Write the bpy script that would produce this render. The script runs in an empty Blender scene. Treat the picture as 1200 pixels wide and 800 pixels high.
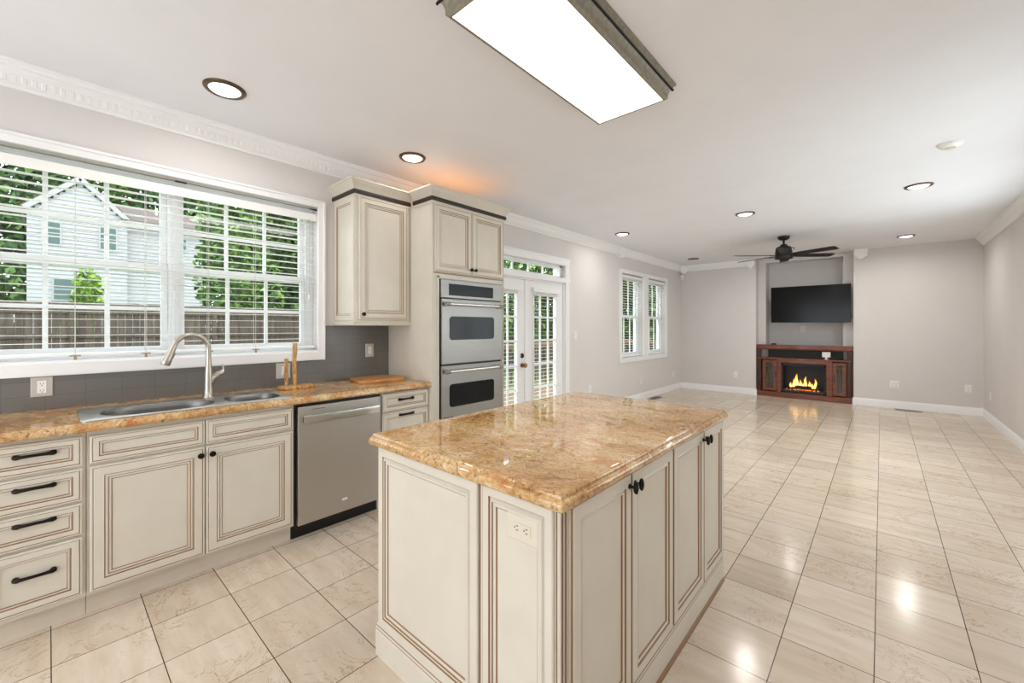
import bpy, bmesh, math, random
from mathutils import Vector, Matrix
R = math.radians
PI = math.pi
random.seed(7)
S = bpy.context.scene
col = S.collection

# ------------------------------------------------------------------ camera, world, sun, exposure
cam = bpy.data.cameras.new('camera')
cam.sensor_fit = 'HORIZONTAL'
cam.sensor_width = 36.0
cam.lens = 485.0 / 1200 * 36.0
cam.shift_y = -(400 - 383.3) / 1200
cam.clip_start = 0.02
cam.clip_end = 300
co = bpy.data.objects.new('camera', cam)
co.location = (3.37, 0.0, 1.36)
co.rotation_euler = (R(90), 0, R(41.77))
col.objects.link(co)
S.camera = co

W = bpy.data.worlds.new('sky')
S.world = W
W.use_nodes = True
bg = W.node_tree.nodes['Background']
bg.inputs['Color'].default_value = (0.90, 0.95, 1.0, 1)
bg.inputs['Strength'].default_value = 4.0

sun = bpy.data.lights.new('sun', 'SUN')
sun.energy = 0.8
sun.angle = R(12)
sun.color = (1.0, 0.95, 0.86)
so = bpy.data.objects.new('sun', sun)
so.rotation_euler = (R(8), R(48), 0)
so.location = (20, 0, 20)
col.objects.link(so)

V = S.view_settings
V.view_transform = 'Standard'
V.look = 'None'
V.gamma = 1
V.use_curve_mapping = False
V.exposure = 0.22
CAN_W = 4.0
FIX_W = 9.0
S.cycles.use_denoising = True
S.cycles.max_bounces = 10
S.cycles.diffuse_bounces = 5
S.cycles.glossy_bounces = 4
S.cycles.transparent_max_bounces = 24
S.cycles.sample_clamp_indirect = 6.0
S.cycles.caustics_reflective = False
S.cycles.caustics_refractive = False

# ------------------------------------------------------------------ materials
def lin(c):
    return tuple((x / 255 / 12.92) if x / 255 <= 0.04045 else ((x / 255 + 0.055) / 1.055) ** 2.4 for x in c)

def mat(name, c, rough=0.5, metal=0.0, spec=0.5, emit=None, es=0.0, coat=0.0):
    m = bpy.data.materials.new(name)
    m.use_nodes = True
    b = m.node_tree.nodes['Principled BSDF']
    b.inputs['Base Color'].default_value = (*lin(c), 1)
    b.inputs['Roughness'].default_value = rough
    b.inputs['Metallic'].default_value = metal
    b.inputs['Specular IOR Level'].default_value = spec
    b.inputs['Coat Weight'].default_value = coat
    if emit:
        b.inputs['Emission Color'].default_value = (*lin(emit), 1)
        b.inputs['Emission Strength'].default_value = es
    return m

def N(m, t, **kw):
    n = m.node_tree.nodes.new(t)
    for k, v in kw.items():
        if k in n.inputs.keys():
            n.inputs[k].default_value = v
        else:
            setattr(n, k, v)
    return n

def L(m, a, b):
    m.node_tree.links.new(a, b)

def bsdf(m):
    return m.node_tree.nodes['Principled BSDF']

def ramp(m, fac, stops, interp='LINEAR'):
    n = m.node_tree.nodes.new('ShaderNodeValToRGB')
    e = n.color_ramp.elements
    n.color_ramp.interpolation = interp
    while len(e) < len(stops):
        e.new(0.5)
    for k, (p, c) in enumerate(stops):
        e[k].position = p
        e[k].color = (*lin(c), 1) if max(c) > 1 else (*c, 1)
    if fac is not None:
        L(m, fac, n.inputs['Fac'])
    return n

def objco(m, scale=(1, 1, 1), rot=(0, 0, 0)):
    tc = N(m, 'ShaderNodeNewGeometry')
    mp = N(m, 'ShaderNodeMapping')
    mp.inputs['Scale'].default_value = scale
    mp.inputs['Rotation'].default_value = rot
    L(m, tc.outputs['Position'], mp.inputs['Vector'])
    return mp.outputs['Vector']

def mottled(name, c1, c2, scale=4, rough=0.5, bump=0.0, metal=0, spec=0.5, sc=(1, 1, 1), detail=4, bscale=None):
    m = mat(name, c1, rough, metal, spec)
    v = objco(m, sc)
    n = N(m, 'ShaderNodeTexNoise', Scale=scale, Detail=detail, Roughness=0.6)
    L(m, v, n.inputs['Vector'])
    r = ramp(m, n.outputs['Fac'], [(0.35, c1), (0.65, c2)])
    L(m, r.outputs['Color'], bsdf(m).inputs['Base Color'])
    if bump:
        n2 = N(m, 'ShaderNodeTexNoise', Scale=bscale or scale * 10, Detail=2)
        L(m, v, n2.inputs['Vector'])
        b = N(m, 'ShaderNodeBump', Strength=bump, Distance=0.01)
        L(m, n2.outputs['Fac'], b.inputs['Height'])
        L(m, b.outputs['Normal'], bsdf(m).inputs['Normal'])
    return m

M = {}
M['wall'] = mottled('wall_paint', (216, 212, 210), (219, 215, 213), 2, 0.75, 0.03, spec=0.25, bscale=160)
M['ceiling'] = mottled('ceiling_paint', (233, 234, 238), (236, 237, 241), 2, 0.85, 0.04, spec=0.15, bscale=120)
M['trim'] = mat('white_trim', (241, 241, 242), 0.4)
M['cream'] = mottled('cabinet_cream', (207, 200, 187), (212, 206, 193), 5, 0.38)
M['glaze'] = mat('brown_glaze', (140, 106, 74), 0.5)
M['taupe'] = mottled('toe_kick_paint', (206, 196, 180), (212, 203, 188), 8, 0.5)
M['bronze'] = mat('oil_rubbed_bronze', (30, 25, 22), 0.35, 0.7)
M['black'] = mat('black', (14, 14, 15), 0.35)
M['rope'] = mottled('dark_rope_trim', (24, 17, 13), (54, 38, 27), 60, 0.45)
M['white'] = mat('white_plastic', (238, 237, 233), 0.35)
M['slot'] = mat('dark_slot', (60, 58, 55), 0.6)
M['ivory'] = mat('ivory_plastic', (214, 206, 190), 0.35)
M['blind'] = mat('blind_white', (243, 243, 241), 0.45)
M['vinyl'] = mat('vinyl_white', (236, 238, 240), 0.35)
M['cord'] = mat('cord', (205, 205, 200), 0.7)
M['chrome'] = mat('chrome', (215, 215, 212), 0.12, 1.0)
M['nickel'] = mat('brushed_nickel', (190, 184, 174), 0.28, 1.0)
M['rod'] = mat('tension_rod_grey', (140, 138, 134), 0.45, 0.0)
M['gray_frame'] = mottled('fixture_pewter', (132, 127, 113), (154, 148, 134), 40, 0.5, 0.0, 0.3)
M['brown_metal'] = mat('can_trim_bronze', (92, 74, 56), 0.35, 0.6)
M['diffuser'] = mat('acrylic_diffuser', (255, 255, 252), 0.4, emit=(255, 253, 246), es=1.6)
M['lens'] = mat('can_lens', (255, 252, 244), 0.4, emit=(255, 244, 226), es=2.5)
M['lens_off'] = mat('can_lens_off', (150, 140, 128), 0.4)
M['screen'] = mat('tv_screen', (5, 6, 6), 0.15, 0, 0.2)
M['tvcase'] = mat('tv_case', (16, 16, 17), 0.45)
M['fan'] = mat('fan_black', (26, 25, 24), 0.45, 0.2)
M['ovenglass'] = mat('oven_glass', (20, 21, 23), 0.12, 0, 0.2)
M['display'] = mat('oven_display', (10, 12, 12), 0.2, 0, 0.2)

def steel(name, c, rough=0.3, axis=1):
    m = mat(name, c, rough, 1.0)
    sc = [60, 60, 60]
    sc[axis] = 0.6
    v = objco(m, tuple(sc))
    n = N(m, 'ShaderNodeTexNoise', Scale=6, Detail=3)
    L(m, v, n.inputs['Vector'])
    r = ramp(m, n.outputs['Fac'], [(0.3, (rough - 0.07,) * 3), (0.7, (rough + 0.1,) * 3)])
    L(m, r.outputs['Color'], bsdf(m).inputs['Roughness'])
    b = N(m, 'ShaderNodeBump', Strength=0.04, Distance=0.002)
    L(m, n.outputs['Fac'], b.inputs['Height'])
    L(m, b.outputs['Normal'], bsdf(m).inputs['Normal'])
    return m
M['steel'] = steel('brushed_steel', (152, 150, 146), 0.38)
M['steel_dark'] = steel('dishwasher_steel', (196, 192, 186), 0.42, 2)
M['steel_bright'] = mat('handle_steel', (210, 209, 205), 0.25, 1.0)
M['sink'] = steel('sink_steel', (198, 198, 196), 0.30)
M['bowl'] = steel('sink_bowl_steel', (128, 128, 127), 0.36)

def wood(name, c1, c2, c3, sc=(1, 14, 14), rough=0.4, coat=0.0, bands=3.0):
    m = mat(name, c1, rough, coat=coat)
    v = objco(m, sc)
    n = N(m, 'ShaderNodeTexNoise', Scale=bands, Detail=6, Roughness=0.6, Distortion=0.6)
    L(m, v, n.inputs['Vector'])
    r = ramp(m, n.outputs['Fac'], [(0.3, c1), (0.5, c2), (0.7, c3)])
    L(m, r.outputs['Color'], bsdf(m).inputs['Base Color'])
    return m
M['cherry'] = wood('cherry_wood', (74, 32, 17), (112, 53, 28), (140, 72, 40), (2, 14, 14), 0.32, 0.2)
M['cherry_dark'] = wood('cherry_wood_dark', (48, 24, 15), (70, 36, 22), (86, 46, 28), (12, 12, 2), 0.4)
M['holder_wood'] = wood('live_edge_wood', (128, 88, 46), (186, 142, 84), (222, 184, 124), (8, 8, 2.5), 0.5, 0, 6)
M['board_wood'] = wood('cutting_board_wood', (156, 102, 52), (190, 134, 76), (214, 162, 100), (14, 2, 14), 0.45)
M['fence'] = wood('weathered_fence', (50, 42, 37), (72, 61, 54), (96, 84, 75), (7, 7, 0.7), 0.85, 0, 2.0)
M['deckwood'] = wood('deck_wood', (112, 88, 64), (134, 108, 80), (152, 126, 96), (8, 1, 8), 0.7)
M['railwood'] = wood('weathered_railing', (66, 56, 50), (90, 76, 66), (112, 94, 80), (8, 1, 8), 0.8)
M['bark'] = mottled('bark', (70, 56, 44), (104, 86, 70), 12, 0.9)

# granite
def granite():
    m = mat('gold_granite', (200, 160, 110), 0.035, 0, 0.8)
    v = objco(m)
    warp = N(m, 'ShaderNodeTexNoise', Scale=1.6, Detail=5, Roughness=0.6)
    L(m, v, warp.inputs['Vector'])
    add = N(m, 'ShaderNodeVectorMath', operation='MULTIPLY_ADD')
    add.inputs[1].default_value = (0.55, 0.55, 0.55)
    L(m, warp.outputs['Color'], add.inputs[0]); L(m, v, add.inputs[2])
    mp = N(m, 'ShaderNodeMapping')
    mp.inputs['Scale'].default_value = (2.1, 4.6, 3)
    mp.inputs['Rotation'].default_value = (0, 0, R(38))
    L(m, add.outputs[0], mp.inputs['Vector'])
    big = N(m, 'ShaderNodeTexNoise', Scale=1.5, Detail=7, Roughness=0.62)
    L(m, mp.outputs['Vector'], big.inputs['Vector'])
    mid = N(m, 'ShaderNodeTexNoise', Scale=9, Detail=8, Roughness=0.72, Distortion=0.8)
    L(m, mp.outputs['Vector'], mid.inputs['Vector'])
    bm_ = N(m, 'ShaderNodeMath', operation='MULTIPLY_ADD'); bm_.inputs[1].default_value = 0.55
    L(m, mid.outputs['Fac'], bm_.inputs[0])
    b2 = N(m, 'ShaderNodeMath', operation='MULTIPLY'); b2.inputs[1].default_value = 0.45; L(m, big.outputs['Fac'], b2.inputs[0])
    L(m, b2.outputs[0], bm_.inputs[2])
    base = ramp(m, bm_.outputs[0], [(0.34, (108, 70, 38)), (0.43, (172, 128, 76)), (0.50, (196, 156, 104)),
                                    (0.57, (210, 178, 132)), (0.66, (226, 210, 182))])
    fine = N(m, 'ShaderNodeTexNoise', Scale=75, Detail=4, Roughness=0.7)
    L(m, v, fine.inputs['Vector'])
    fr = ramp(m, fine.outputs['Fac'], [(0.34, (124, 88, 56)), (0.47, (255, 255, 255)), (0.60, (255, 255, 255)), (0.68, (255, 246, 230))])
    mul = N(m, 'ShaderNodeMix', data_type='RGBA', blend_type='MULTIPLY')
    mul.inputs['Factor'].default_value = 0.8
    L(m, base.outputs['Color'], mul.inputs[6]); L(m, fr.outputs['Color'], mul.inputs[7])
    rust = N(m, 'ShaderNodeTexNoise', Scale=2.3, Detail=6, Roughness=0.65)
    L(m, mp.outputs['Vector'], rust.inputs['Vector'])
    rr = ramp(m, rust.outputs['Fac'], [(0.56, (0, 0, 0)), (0.68, (0.75, 0.75, 0.75))])
    mx = N(m, 'ShaderNodeMix', data_type='RGBA')
    mx.inputs[7].default_value = (*lin((186, 112, 44)), 1)
    L(m, rr.outputs['Color'], mx.inputs['Factor']); L(m, mul.outputs[2], mx.inputs[6])
    vor = N(m, 'ShaderNodeTexVoronoi', Scale=130)
    L(m, v, vor.inputs['Vector'])
    sp = ramp(m, vor.outputs['Distance'], [(0.08, (0.42, 0.3, 0.2)), (0.2, (1, 1, 1))])
    mm = N(m, 'ShaderNodeMix', data_type='RGBA', blend_type='MULTIPLY')
    mm.inputs['Factor'].default_value = 0.5
    L(m, mx.outputs[2], mm.inputs[6]); L(m, sp.outputs['Color'], mm.inputs[7])
    L(m, mm.outputs[2], bsdf(m).inputs['Base Color'])
    return m
M['granite'] = granite()

# polished marble floor tile on a grid of about one foot
TX0, TXP, TY0, TYP = 3.041, 0.3068, 2.450, 0.3054
def floor_tile():
    m = mat('marble_tile', (226, 212, 190), 0.09, 0, 0.45)
    g = N(m, 'ShaderNodeNewGeometry')
    mp = N(m, 'ShaderNodeMapping')
    mp.inputs['Location'].default_value = (-TX0 / TXP + 40, -TY0 / TYP + 40, 0)
    mp.inputs['Scale'].default_value = (1 / TXP, 1 / TYP, 1)
    L(m, g.outputs['Position'], mp.inputs['Vector'])
    sep = N(m, 'ShaderNodeSeparateXYZ')
    L(m, mp.outputs['Vector'], sep.inputs[0])
    masks, cells = [], []
    for ax in ('X', 'Y'):
        fr = N(m, 'ShaderNodeMath', operation='FRACT'); L(m, sep.outputs[ax], fr.inputs[0])
        a = N(m, 'ShaderNodeMath', operation='SUBTRACT'); a.inputs[1].default_value = 0.5; L(m, fr.outputs[0], a.inputs[0])
        b = N(m, 'ShaderNodeMath', operation='ABSOLUTE'); L(m, a.outputs[0], b.inputs[0])
        c = N(m, 'ShaderNodeMath', operation='GREATER_THAN'); c.inputs[1].default_value = 0.5 - 0.0058; L(m, b.outputs[0], c.inputs[0])
        masks.append(c)
        f = N(m, 'ShaderNodeMath', operation='FLOOR'); L(m, sep.outputs[ax], f.inputs[0]); cells.append(f)
    grout = N(m, 'ShaderNodeMath', operation='MAXIMUM'); L(m, masks[0].outputs[0], grout.inputs[0]); L(m, masks[1].outputs[0], grout.inputs[1])
    cell = N(m, 'ShaderNodeCombineXYZ'); L(m, cells[0].outputs[0], cell.inputs[0]); L(m, cells[1].outputs[0], cell.inputs[1])
    wn = N(m, 'ShaderNodeTexWhiteNoise', noise_dimensions='3D'); L(m, cell.outputs[0], wn.inputs['Vector'])
    # per-tile offset of the vein pattern
    off = N(m, 'ShaderNodeVectorMath', operation='MULTIPLY_ADD'); off.inputs[1].default_value = (7, 7, 7)
    L(m, wn.outputs['Color'], off.inputs[0]); L(m, g.outputs['Position'], off.inputs[2])
    mpv = N(m, 'ShaderNodeMapping'); mpv.inputs['Scale'].default_value = (1.6, 7.5, 1)
    mpv.inputs['Rotation'].default_value = (0, 0, R(4))
    L(m, off.outputs[0], mpv.inputs['Vector'])
    cl = N(m, 'ShaderNodeTexNoise', Scale=2.0, Detail=7, Roughness=0.62); L(m, mpv.outputs['Vector'], cl.inputs['Vector'])
    base = ramp(m, cl.outputs['Fac'], [(0.28, (205, 187, 165)), (0.5, (217, 202, 184)), (0.72, (226, 214, 199))])
    vn = N(m, 'ShaderNodeTexNoise', Scale=4.5, Detail=8, Roughness=0.65, Distortion=1.6); L(m, off.outputs[0], vn.inputs['Vector'])
    va = N(m, 'ShaderNodeMath', operation='SUBTRACT'); va.inputs[1].default_value = 0.5; L(m, vn.outputs['Fac'], va.inputs[0])
    vb = N(m, 'ShaderNodeMath', operation='ABSOLUTE'); L(m, va.outputs[0], vb.inputs[0])
    vr = ramp(m, vb.outputs[0], [(0.0, (0.85, 0.85, 0.85)), (0.011, (0, 0, 0))])
    sparse = N(m, 'ShaderNodeTexNoise', Scale=2.4, Detail=2); L(m, off.outputs[0], sparse.inputs['Vector'])
    sr = ramp(m, sparse.outputs['Fac'], [(0.44, (0, 0, 0)), (0.58, (1, 1, 1))])
    vm = N(m, 'ShaderNodeMath', operation='MULTIPLY'); L(m, vr.outputs['Color'], vm.inputs[0]); L(m, sr.outputs['Color'], vm.inputs[1])
    mx = N(m, 'ShaderNodeMix', data_type='RGBA'); mx.inputs[7].default_value = (*lin((160, 130, 94)), 1)
    L(m, vm.outputs[0], mx.inputs['Factor']); L(m, base.outputs['Color'], mx.inputs[6])
    tint = ramp(m, wn.outputs['Value'], [(0.0, (0.87, 0.85, 0.82)), (1.0, (1.0, 1.0, 1.0))])
    mt = N(m, 'ShaderNodeMix', data_type='RGBA', blend_type='MULTIPLY'); mt.inputs['Factor'].default_value = 1
    L(m, mx.outputs[2], mt.inputs[6]); L(m, tint.outputs['Color'], mt.inputs[7])
    mg = N(m, 'ShaderNodeMix', data_type='RGBA'); mg.inputs[7].default_value = (*lin((68, 54, 40)), 1)
    L(m, grout.outputs[0], mg.inputs['Factor']); L(m, mt.outputs[2], mg.inputs[6])
    L(m, mg.outputs[2], bsdf(m).inputs['Base Color'])
    ro = ramp(m, cl.outputs['Fac'], [(0.3, (0.2, 0.2, 0.2)), (0.7, (0.13, 0.13, 0.13))])
    L(m, ro.outputs['Color'], bsdf(m).inputs['Roughness'])
    return m
M['floor'] = floor_tile()

def backsplash_mat():
    m = mat('slate_tile', (112, 112, 110), 0.3)
    g = N(m, 'ShaderNodeNewGeometry')
    sep = N(m, 'ShaderNodeSeparateXYZ'); L(m, g.outputs['Position'], sep.inputs[0])
    cmb = N(m, 'ShaderNodeCombineXYZ'); L(m, sep.outputs['Y'], cmb.inputs[0]); L(m, sep.outputs['Z'], cmb.inputs[1])
    mp = N(m, 'ShaderNodeMapping'); mp.inputs['Location'].default_value = (0.163, -0.918, 0); L(m, cmb.outputs[0], mp.inputs['Vector'])
    br = N(m, 'ShaderNodeTexBrick', Scale=1.0)
    br.offset = 0.0
    br.inputs['Color1'].default_value = (*lin((114, 112, 108)), 1)
    br.inputs['Color2'].default_value = (*lin((109, 107, 104)), 1)
    br.inputs['Mortar'].default_value = (*lin((97, 95, 93)), 1)
    br.inputs['Mortar Size'].default_value = 0.0014
    br.inputs['Brick Width'].default_value = 0.151
    br.inputs['Row Height'].default_value = 0.0755
    L(m, mp.outputs['Vector'], br.inputs['Vector'])
    mp2 = N(m, 'ShaderNodeMapping'); mp2.inputs['Scale'].default_value = (2, 2, 40); L(m, g.outputs['Position'], mp2.inputs['Vector'])
    n = N(m, 'ShaderNodeTexNoise', Scale=6, Detail=3); L(m, mp2.outputs['Vector'], n.inputs['Vector'])
    r = ramp(m, n.outputs['Fac'], [(0.3, (0.93, 0.93, 0.93)), (0.7, (1.0, 1.0, 1.0))])
    mu = N(m, 'ShaderNodeMix', data_type='RGBA', blend_type='MULTIPLY'); mu.inputs['Factor'].default_value = 1
    L(m, br.outputs['Color'], mu.inputs[6]); L(m, r.outputs['Color'], mu.inputs[7])
    L(m, mu.outputs[2], bsdf(m).inputs['Base Color'])
    return m
M['backsplash'] = backsplash_mat()

def glass(name, tint=(1, 1, 1), gl=0.05):
    m = bpy.data.materials.new(name)
    m.use_nodes = True
    nt = m.node_tree
    nt.nodes.remove(nt.nodes['Principled BSDF'])
    t = N(m, 'ShaderNodeBsdfTransparent'); t.inputs['Color'].default_value = (*tint, 1)
    g = N(m, 'ShaderNodeBsdfGlossy'); g.inputs['Roughness'].default_value = 0.02
    x = N(m, 'ShaderNodeMixShader'); x.inputs[0].default_value = gl
    L(m, t.outputs[0], x.inputs[1]); L(m, g.outputs[0], x.inputs[2])
    L(m, x.outputs[0], nt.nodes['Material Output'].inputs['Surface'])
    return m
M['glass'] = glass('window_glass', (0.96, 0.98, 0.97), 0.025)
M['cabglass'] = glass('cabinet_glass', (0.45, 0.45, 0.42), 0.14)

def leafmat(name, dark, light, yel):
    m = mat(name, light, 0.6, 0, 0.25)
    g = N(m, 'ShaderNodeNewGeometry')
    r = ramp(m, g.outputs['Random Per Island'], [(0.0, dark), (0.55, light), (1.0, yel)])
    L(m, r.outputs['Color'], bsdf(m).inputs['Base Color'])
    bsdf(m).inputs['Transmission Weight'].default_value = 0.0
    return m
M['leaf'] = leafmat('leaf_green', (38, 66, 30), (74, 112, 50), (128, 156, 78))
M['leaf_dark'] = leafmat('leaf_dark', (30, 52, 28), (56, 88, 44), (92, 126, 62))
M['leaf_lime'] = leafmat('leaf_lime', (66, 104, 28), (108, 146, 48), (146, 176, 76))
M['grass'] = mottled('lawn', (76, 98, 50), (112, 130, 70), 3, 0.95)
M['siding'] = mat('white_siding', (152, 153, 157), 0.6)
M['shingle'] = mottled('roof_shingle', (70, 60, 56), (100, 88, 83), 9, 0.9, sc=(1, 1, 6))
M['housewin'] = mat('house_window_glass', (60, 86, 86), 0.15, 0, 0.4)
M['ember'] = mat('ember', (60, 18, 8), 0.8, emit=(255, 120, 30), es=1.2)
M['log'] = mottled('charred_log', (36, 30, 28), (84, 74, 68), 20, 0.9)
M['firebox'] = mat('firebox_black', (20, 19, 19), 0.5)
M['grate'] = mottled('firebox_ash', (62, 62, 66), (92, 92, 96), 30, 0.8)
def flame_mat():
    m = mat('flame', (255, 170, 60), 0.9)
    t = N(m, 'ShaderNodeTexCoord')
    s = N(m, 'ShaderNodeSeparateXYZ'); L(m, t.outputs['Generated'], s.inputs[0])
    r = ramp(m, s.outputs['Z'], [(0.0, (255, 196, 90)), (0.35, (255, 226, 150)), (0.75, (255, 170, 60)), (1.0, (210, 90, 20))])
    L(m, r.outputs['Color'], bsdf(m).inputs['Emission Color'])
    bsdf(m).inputs['Emission Strength'].default_value = 1.5
    return m
M['flame'] = flame_mat()

# ------------------------------------------------------------------ mesh helpers
ORG = {}
class MB:
    def __init__(s):
        s.v, s.f, s.m = [], [], []
    def vs(s, pts):
        i = len(s.v); s.v += [tuple(p) for p in pts]; return list(range(i, i + len(pts)))
    def face(s, pts, m=0):
        s.f.append(s.vs(pts)); s.m.append(m)
    def box(s, x0, x1, y0, y1, z0, z1, m=0):
        i = s.vs([(x0, y0, z0), (x1, y0, z0), (x1, y1, z0), (x0, y1, z0), (x0, y0, z1), (x1, y0, z1), (x1, y1, z1), (x0, y1, z1)])
        for q in ((3, 2, 1, 0), (4, 5, 6, 7), (0, 1, 5, 4), (1, 2, 6, 5), (2, 3, 7, 6), (3, 0, 4, 7)):
            s.f.append([i[k] for k in q]); s.m.append(m)
        return s
    def obox(s, c, ax, half, m=0):
        c = Vector(c); a = [Vector(x) * h for x, h in zip(ax, half)]
        P = [c + a[0] * sx + a[1] * sy + a[2] * sz for sz in (-1, 1) for (sx, sy) in ((-1, -1), (1, -1), (1, 1), (-1, 1))]
        i = s.vs(P)
        for q in ((3, 2, 1, 0), (4, 5, 6, 7), (0, 1, 5, 4), (1, 2, 6, 5), (2, 3, 7, 6), (3, 0, 4, 7)):
            s.f.append([i[k] for k in q]); s.m.append(m)
        return s
    def loft(s, loops, ms=0, cap0=True, cap1=True, mc=None, closed=True):
        idx = [s.vs(l) for l in loops]
        n = len(idx[0])
        for k in range(len(idx) - 1):
            mm = ms[k] if isinstance(ms, (list, tuple)) else ms
            for j in range(n if closed else n - 1):
                s.f.append([idx[k][j], idx[k][(j + 1) % n], idx[k + 1][(j + 1) % n], idx[k + 1][j]]); s.m.append(mm)
        last = (ms[-1] if isinstance(ms, (list, tuple)) else ms) if mc is None else mc
        first = ms[0] if isinstance(ms, (list, tuple)) else ms
        if cap0: s.f.append(idx[0][::-1]); s.m.append(first)
        if cap1: s.f.append(idx[-1]); s.m.append(last)
        return s
    def tube(s, path, rad, n=10, m=0, cap=True, flat=1.0):
        P = [Vector(p) for p in path]
        loops = []
        up = None
        for k, p in enumerate(P):
            t = (P[min(k + 1, len(P) - 1)] - P[max(k - 1, 0)]).normalized()
            if up is None:
                up = Vector((0, 0, 1)) if abs(t.z) < 0.9 else Vector((1, 0, 0))
            a = t.cross(up).normalized(); b = a.cross(t).normalized(); up = b
            r = rad[k] if isinstance(rad, (list, tuple)) else rad
            loops.append([p + a * (r * math.cos(2 * PI * j / n)) + b * (r * flat * math.sin(2 * PI * j / n)) for j in range(n)])
        return s.loft(loops, m, cap, cap)
    def lathe(s, c, prof, n=24, m=0, axis='z', sgn=1, cap0=True, cap1=True):
        c = Vector(c)
        def pt(r, h, j):
            a, b = r * math.cos(2 * PI * j / n), r * math.sin(2 * PI * j / n)
            h *= sgn
            return c + {'z': Vector((a, b, h)), 'x': Vector((h, a, b)), 'y': Vector((a, h, b))}[axis]
        return s.loft([[pt(max(r, 1e-4), h, j) for j in range(n)] for r, h in prof], m, cap0, cap1)
    def panel(s, o, u, v, n, w, h, prof, back, mc=0):
        """rectangular panel of nested rings; prof = (inset, height, material of the ring that starts here)"""
        o, u, v, n = map(Vector, (o, u, v, n))
        def ring(i, d):
            return [o + u * i + v * i + n * d, o + u * (w - i) + v * i + n * d, o + u * (w - i) + v * (h - i) + n * d, o + u * i + v * (h - i) + n * d]
        loops = [ring(0, back)] + [ring(i, d) for i, d, _ in prof]
        ms = [0] + [p[2] for p in prof[:-1]]
        return s.loft(loops, ms, True, True, mc)
    def sweep(s, prof, path, ms=0, side=1, z=0.0, cap=True, closed=False):
        """prof: list of (out, z) ; path: list of (x, y) ; out grows to the side of the path"""
        P = [Vector((p[0], p[1])) for p in path]
        loops = []
        nP = len(P)
        for k in range(nP):
            ds = []
            if k > 0 or closed: ds.append((P[k] - P[k - 1]).normalized())
            if k < nP - 1 or closed: ds.append((P[(k + 1) % nP] - P[k]).normalized())
            ns = [Vector((d.y, -d.x)) * side for d in ds]
            mvec = ns[0] if len(ns) == 1 else (ns[0] + ns[1]) / (1 + ns[0].dot(ns[1]))
            loops.append([(P[k].x + mvec.x * o, P[k].y + mvec.y * o, z + h) for o, h in prof])
        if closed:
            loops.append(loops[0])
        idx = [s.vs(l) for l in loops]
        n = len(prof)
        for k in range(len(idx) - 1):
            for j in range(n):
                mm = ms[j] if isinstance(ms, (list, tuple)) else ms
                s.f.append([idx[k][j], idx[k][(j + 1) % n], idx[k + 1][(j + 1) % n], idx[k + 1][j]]); s.m.append(mm)
        if cap and not closed:
            m0 = ms[0] if isinstance(ms, (list, tuple)) else ms
            s.f.append(idx[0][::-1]); s.m.append(m0); s.f.append(idx[-1]); s.m.append(m0)
        return s
    def build(s, name, mats, parent=None, smooth=None, bevel=0.0, loc=None, seg=2):
        if not isinstance(mats, (list, tuple)): mats = [mats]
        me = bpy.data.meshes.new(name)
        og = Vector((0, 0, 0))
        if parent is not None: og = ORG[parent.name]
        elif loc is not None: og = Vector(loc)
        me.from_pydata([tuple(Vector(p) - og) for p in s.v], [], s.f)
        for q in mats: me.materials.append(M[q] if isinstance(q, str) else q)
        me.polygons.foreach_set('material_index', s.m)
        bm = bmesh.new(); bm.from_mesh(me)
        bmesh.ops.remove_doubles(bm, verts=bm.verts, dist=1e-5)
        bmesh.ops.recalc_face_normals(bm, faces=bm.faces)
        bm.to_mesh(me); bm.free()
        if smooth:
            me.polygons.foreach_set('use_smooth', [True] * len(me.polygons))
            me.set_sharp_from_angle(angle=R(smooth))
        o = bpy.data.objects.new(name, me)
        col.objects.link(o)
        if bevel:
            b = o.modifiers.new('bevel', 'BEVEL'); b.width = bevel; b.segments = seg; b.limit_method = 'ANGLE'; b.angle_limit = R(40)
        if parent is not None:
            o.parent = parent
        else:
            o.location = og
        ORG[o.name] = og
        return o

def rrect(x0, x1, y0, y1, r, z, n=6, ins=0.0):
    x0 += ins; x1 -= ins; y0 += ins; y1 -= ins; r = max(r - ins, 0.0015)
    out = []
    for cx, cy, a0 in ((x1 - r, y0 + r, -90), (x1 - r, y1 - r, 0), (x0 + r, y1 - r, 90), (x0 + r, y0 + r, 180)):
        for k in range(n + 1):
            a = R(a0 + 90 * k / n)
            out.append((cx + r * math.cos(a), cy + r * math.sin(a), z))
    return out

def empty(name, loc):
    o = bpy.data.objects.new(name, None)
    o.location = loc; o.empty_display_size = 0.1
    col.objects.link(o)
    ORG[o.name] = Vector(loc)
    return o

def tag(o, label, cat, group=None, kind=None):
    o['label'] = label; o['category'] = cat
    if group: o['group'] = group
    if kind: o['kind'] = kind
    return o

def thing(name, loc, label, cat, group=None):
    return tag(empty(name, loc), label, cat, group)

def struct(o, label=None, cat=None):
    o['kind'] = 'structure'
    if label: o['label'] = label
    if cat: o['category'] = cat
    return o

def copy_tree(o, parent=None):
    c = o.copy(); col.objects.link(c)
    if parent is not None: c.parent = parent
    ORG[c.name] = ORG[o.name]
    for ch in list(o.children): copy_tree(ch, c)
    return c

# ------------------------------------------------------------------ the room
XR, YF, YB, H = 4.53, 9.48, -2.6, 2.72
WT = 0.17
b = MB(); b.box(-WT, XR + 0.15, YB - 0.15, YF + 0.9, -0.12, 0.0); struct(b.build('floor', 'floor'), 'polished cream marble tile floor with dark grout lines', 'floor')
b = MB(); b.box(-WT, XR + 0.15, YB - 0.15, YF + 0.9, H, H + 0.15); struct(b.build('ceiling', 'ceiling'), 'flat white painted ceiling', 'ceiling')

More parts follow.
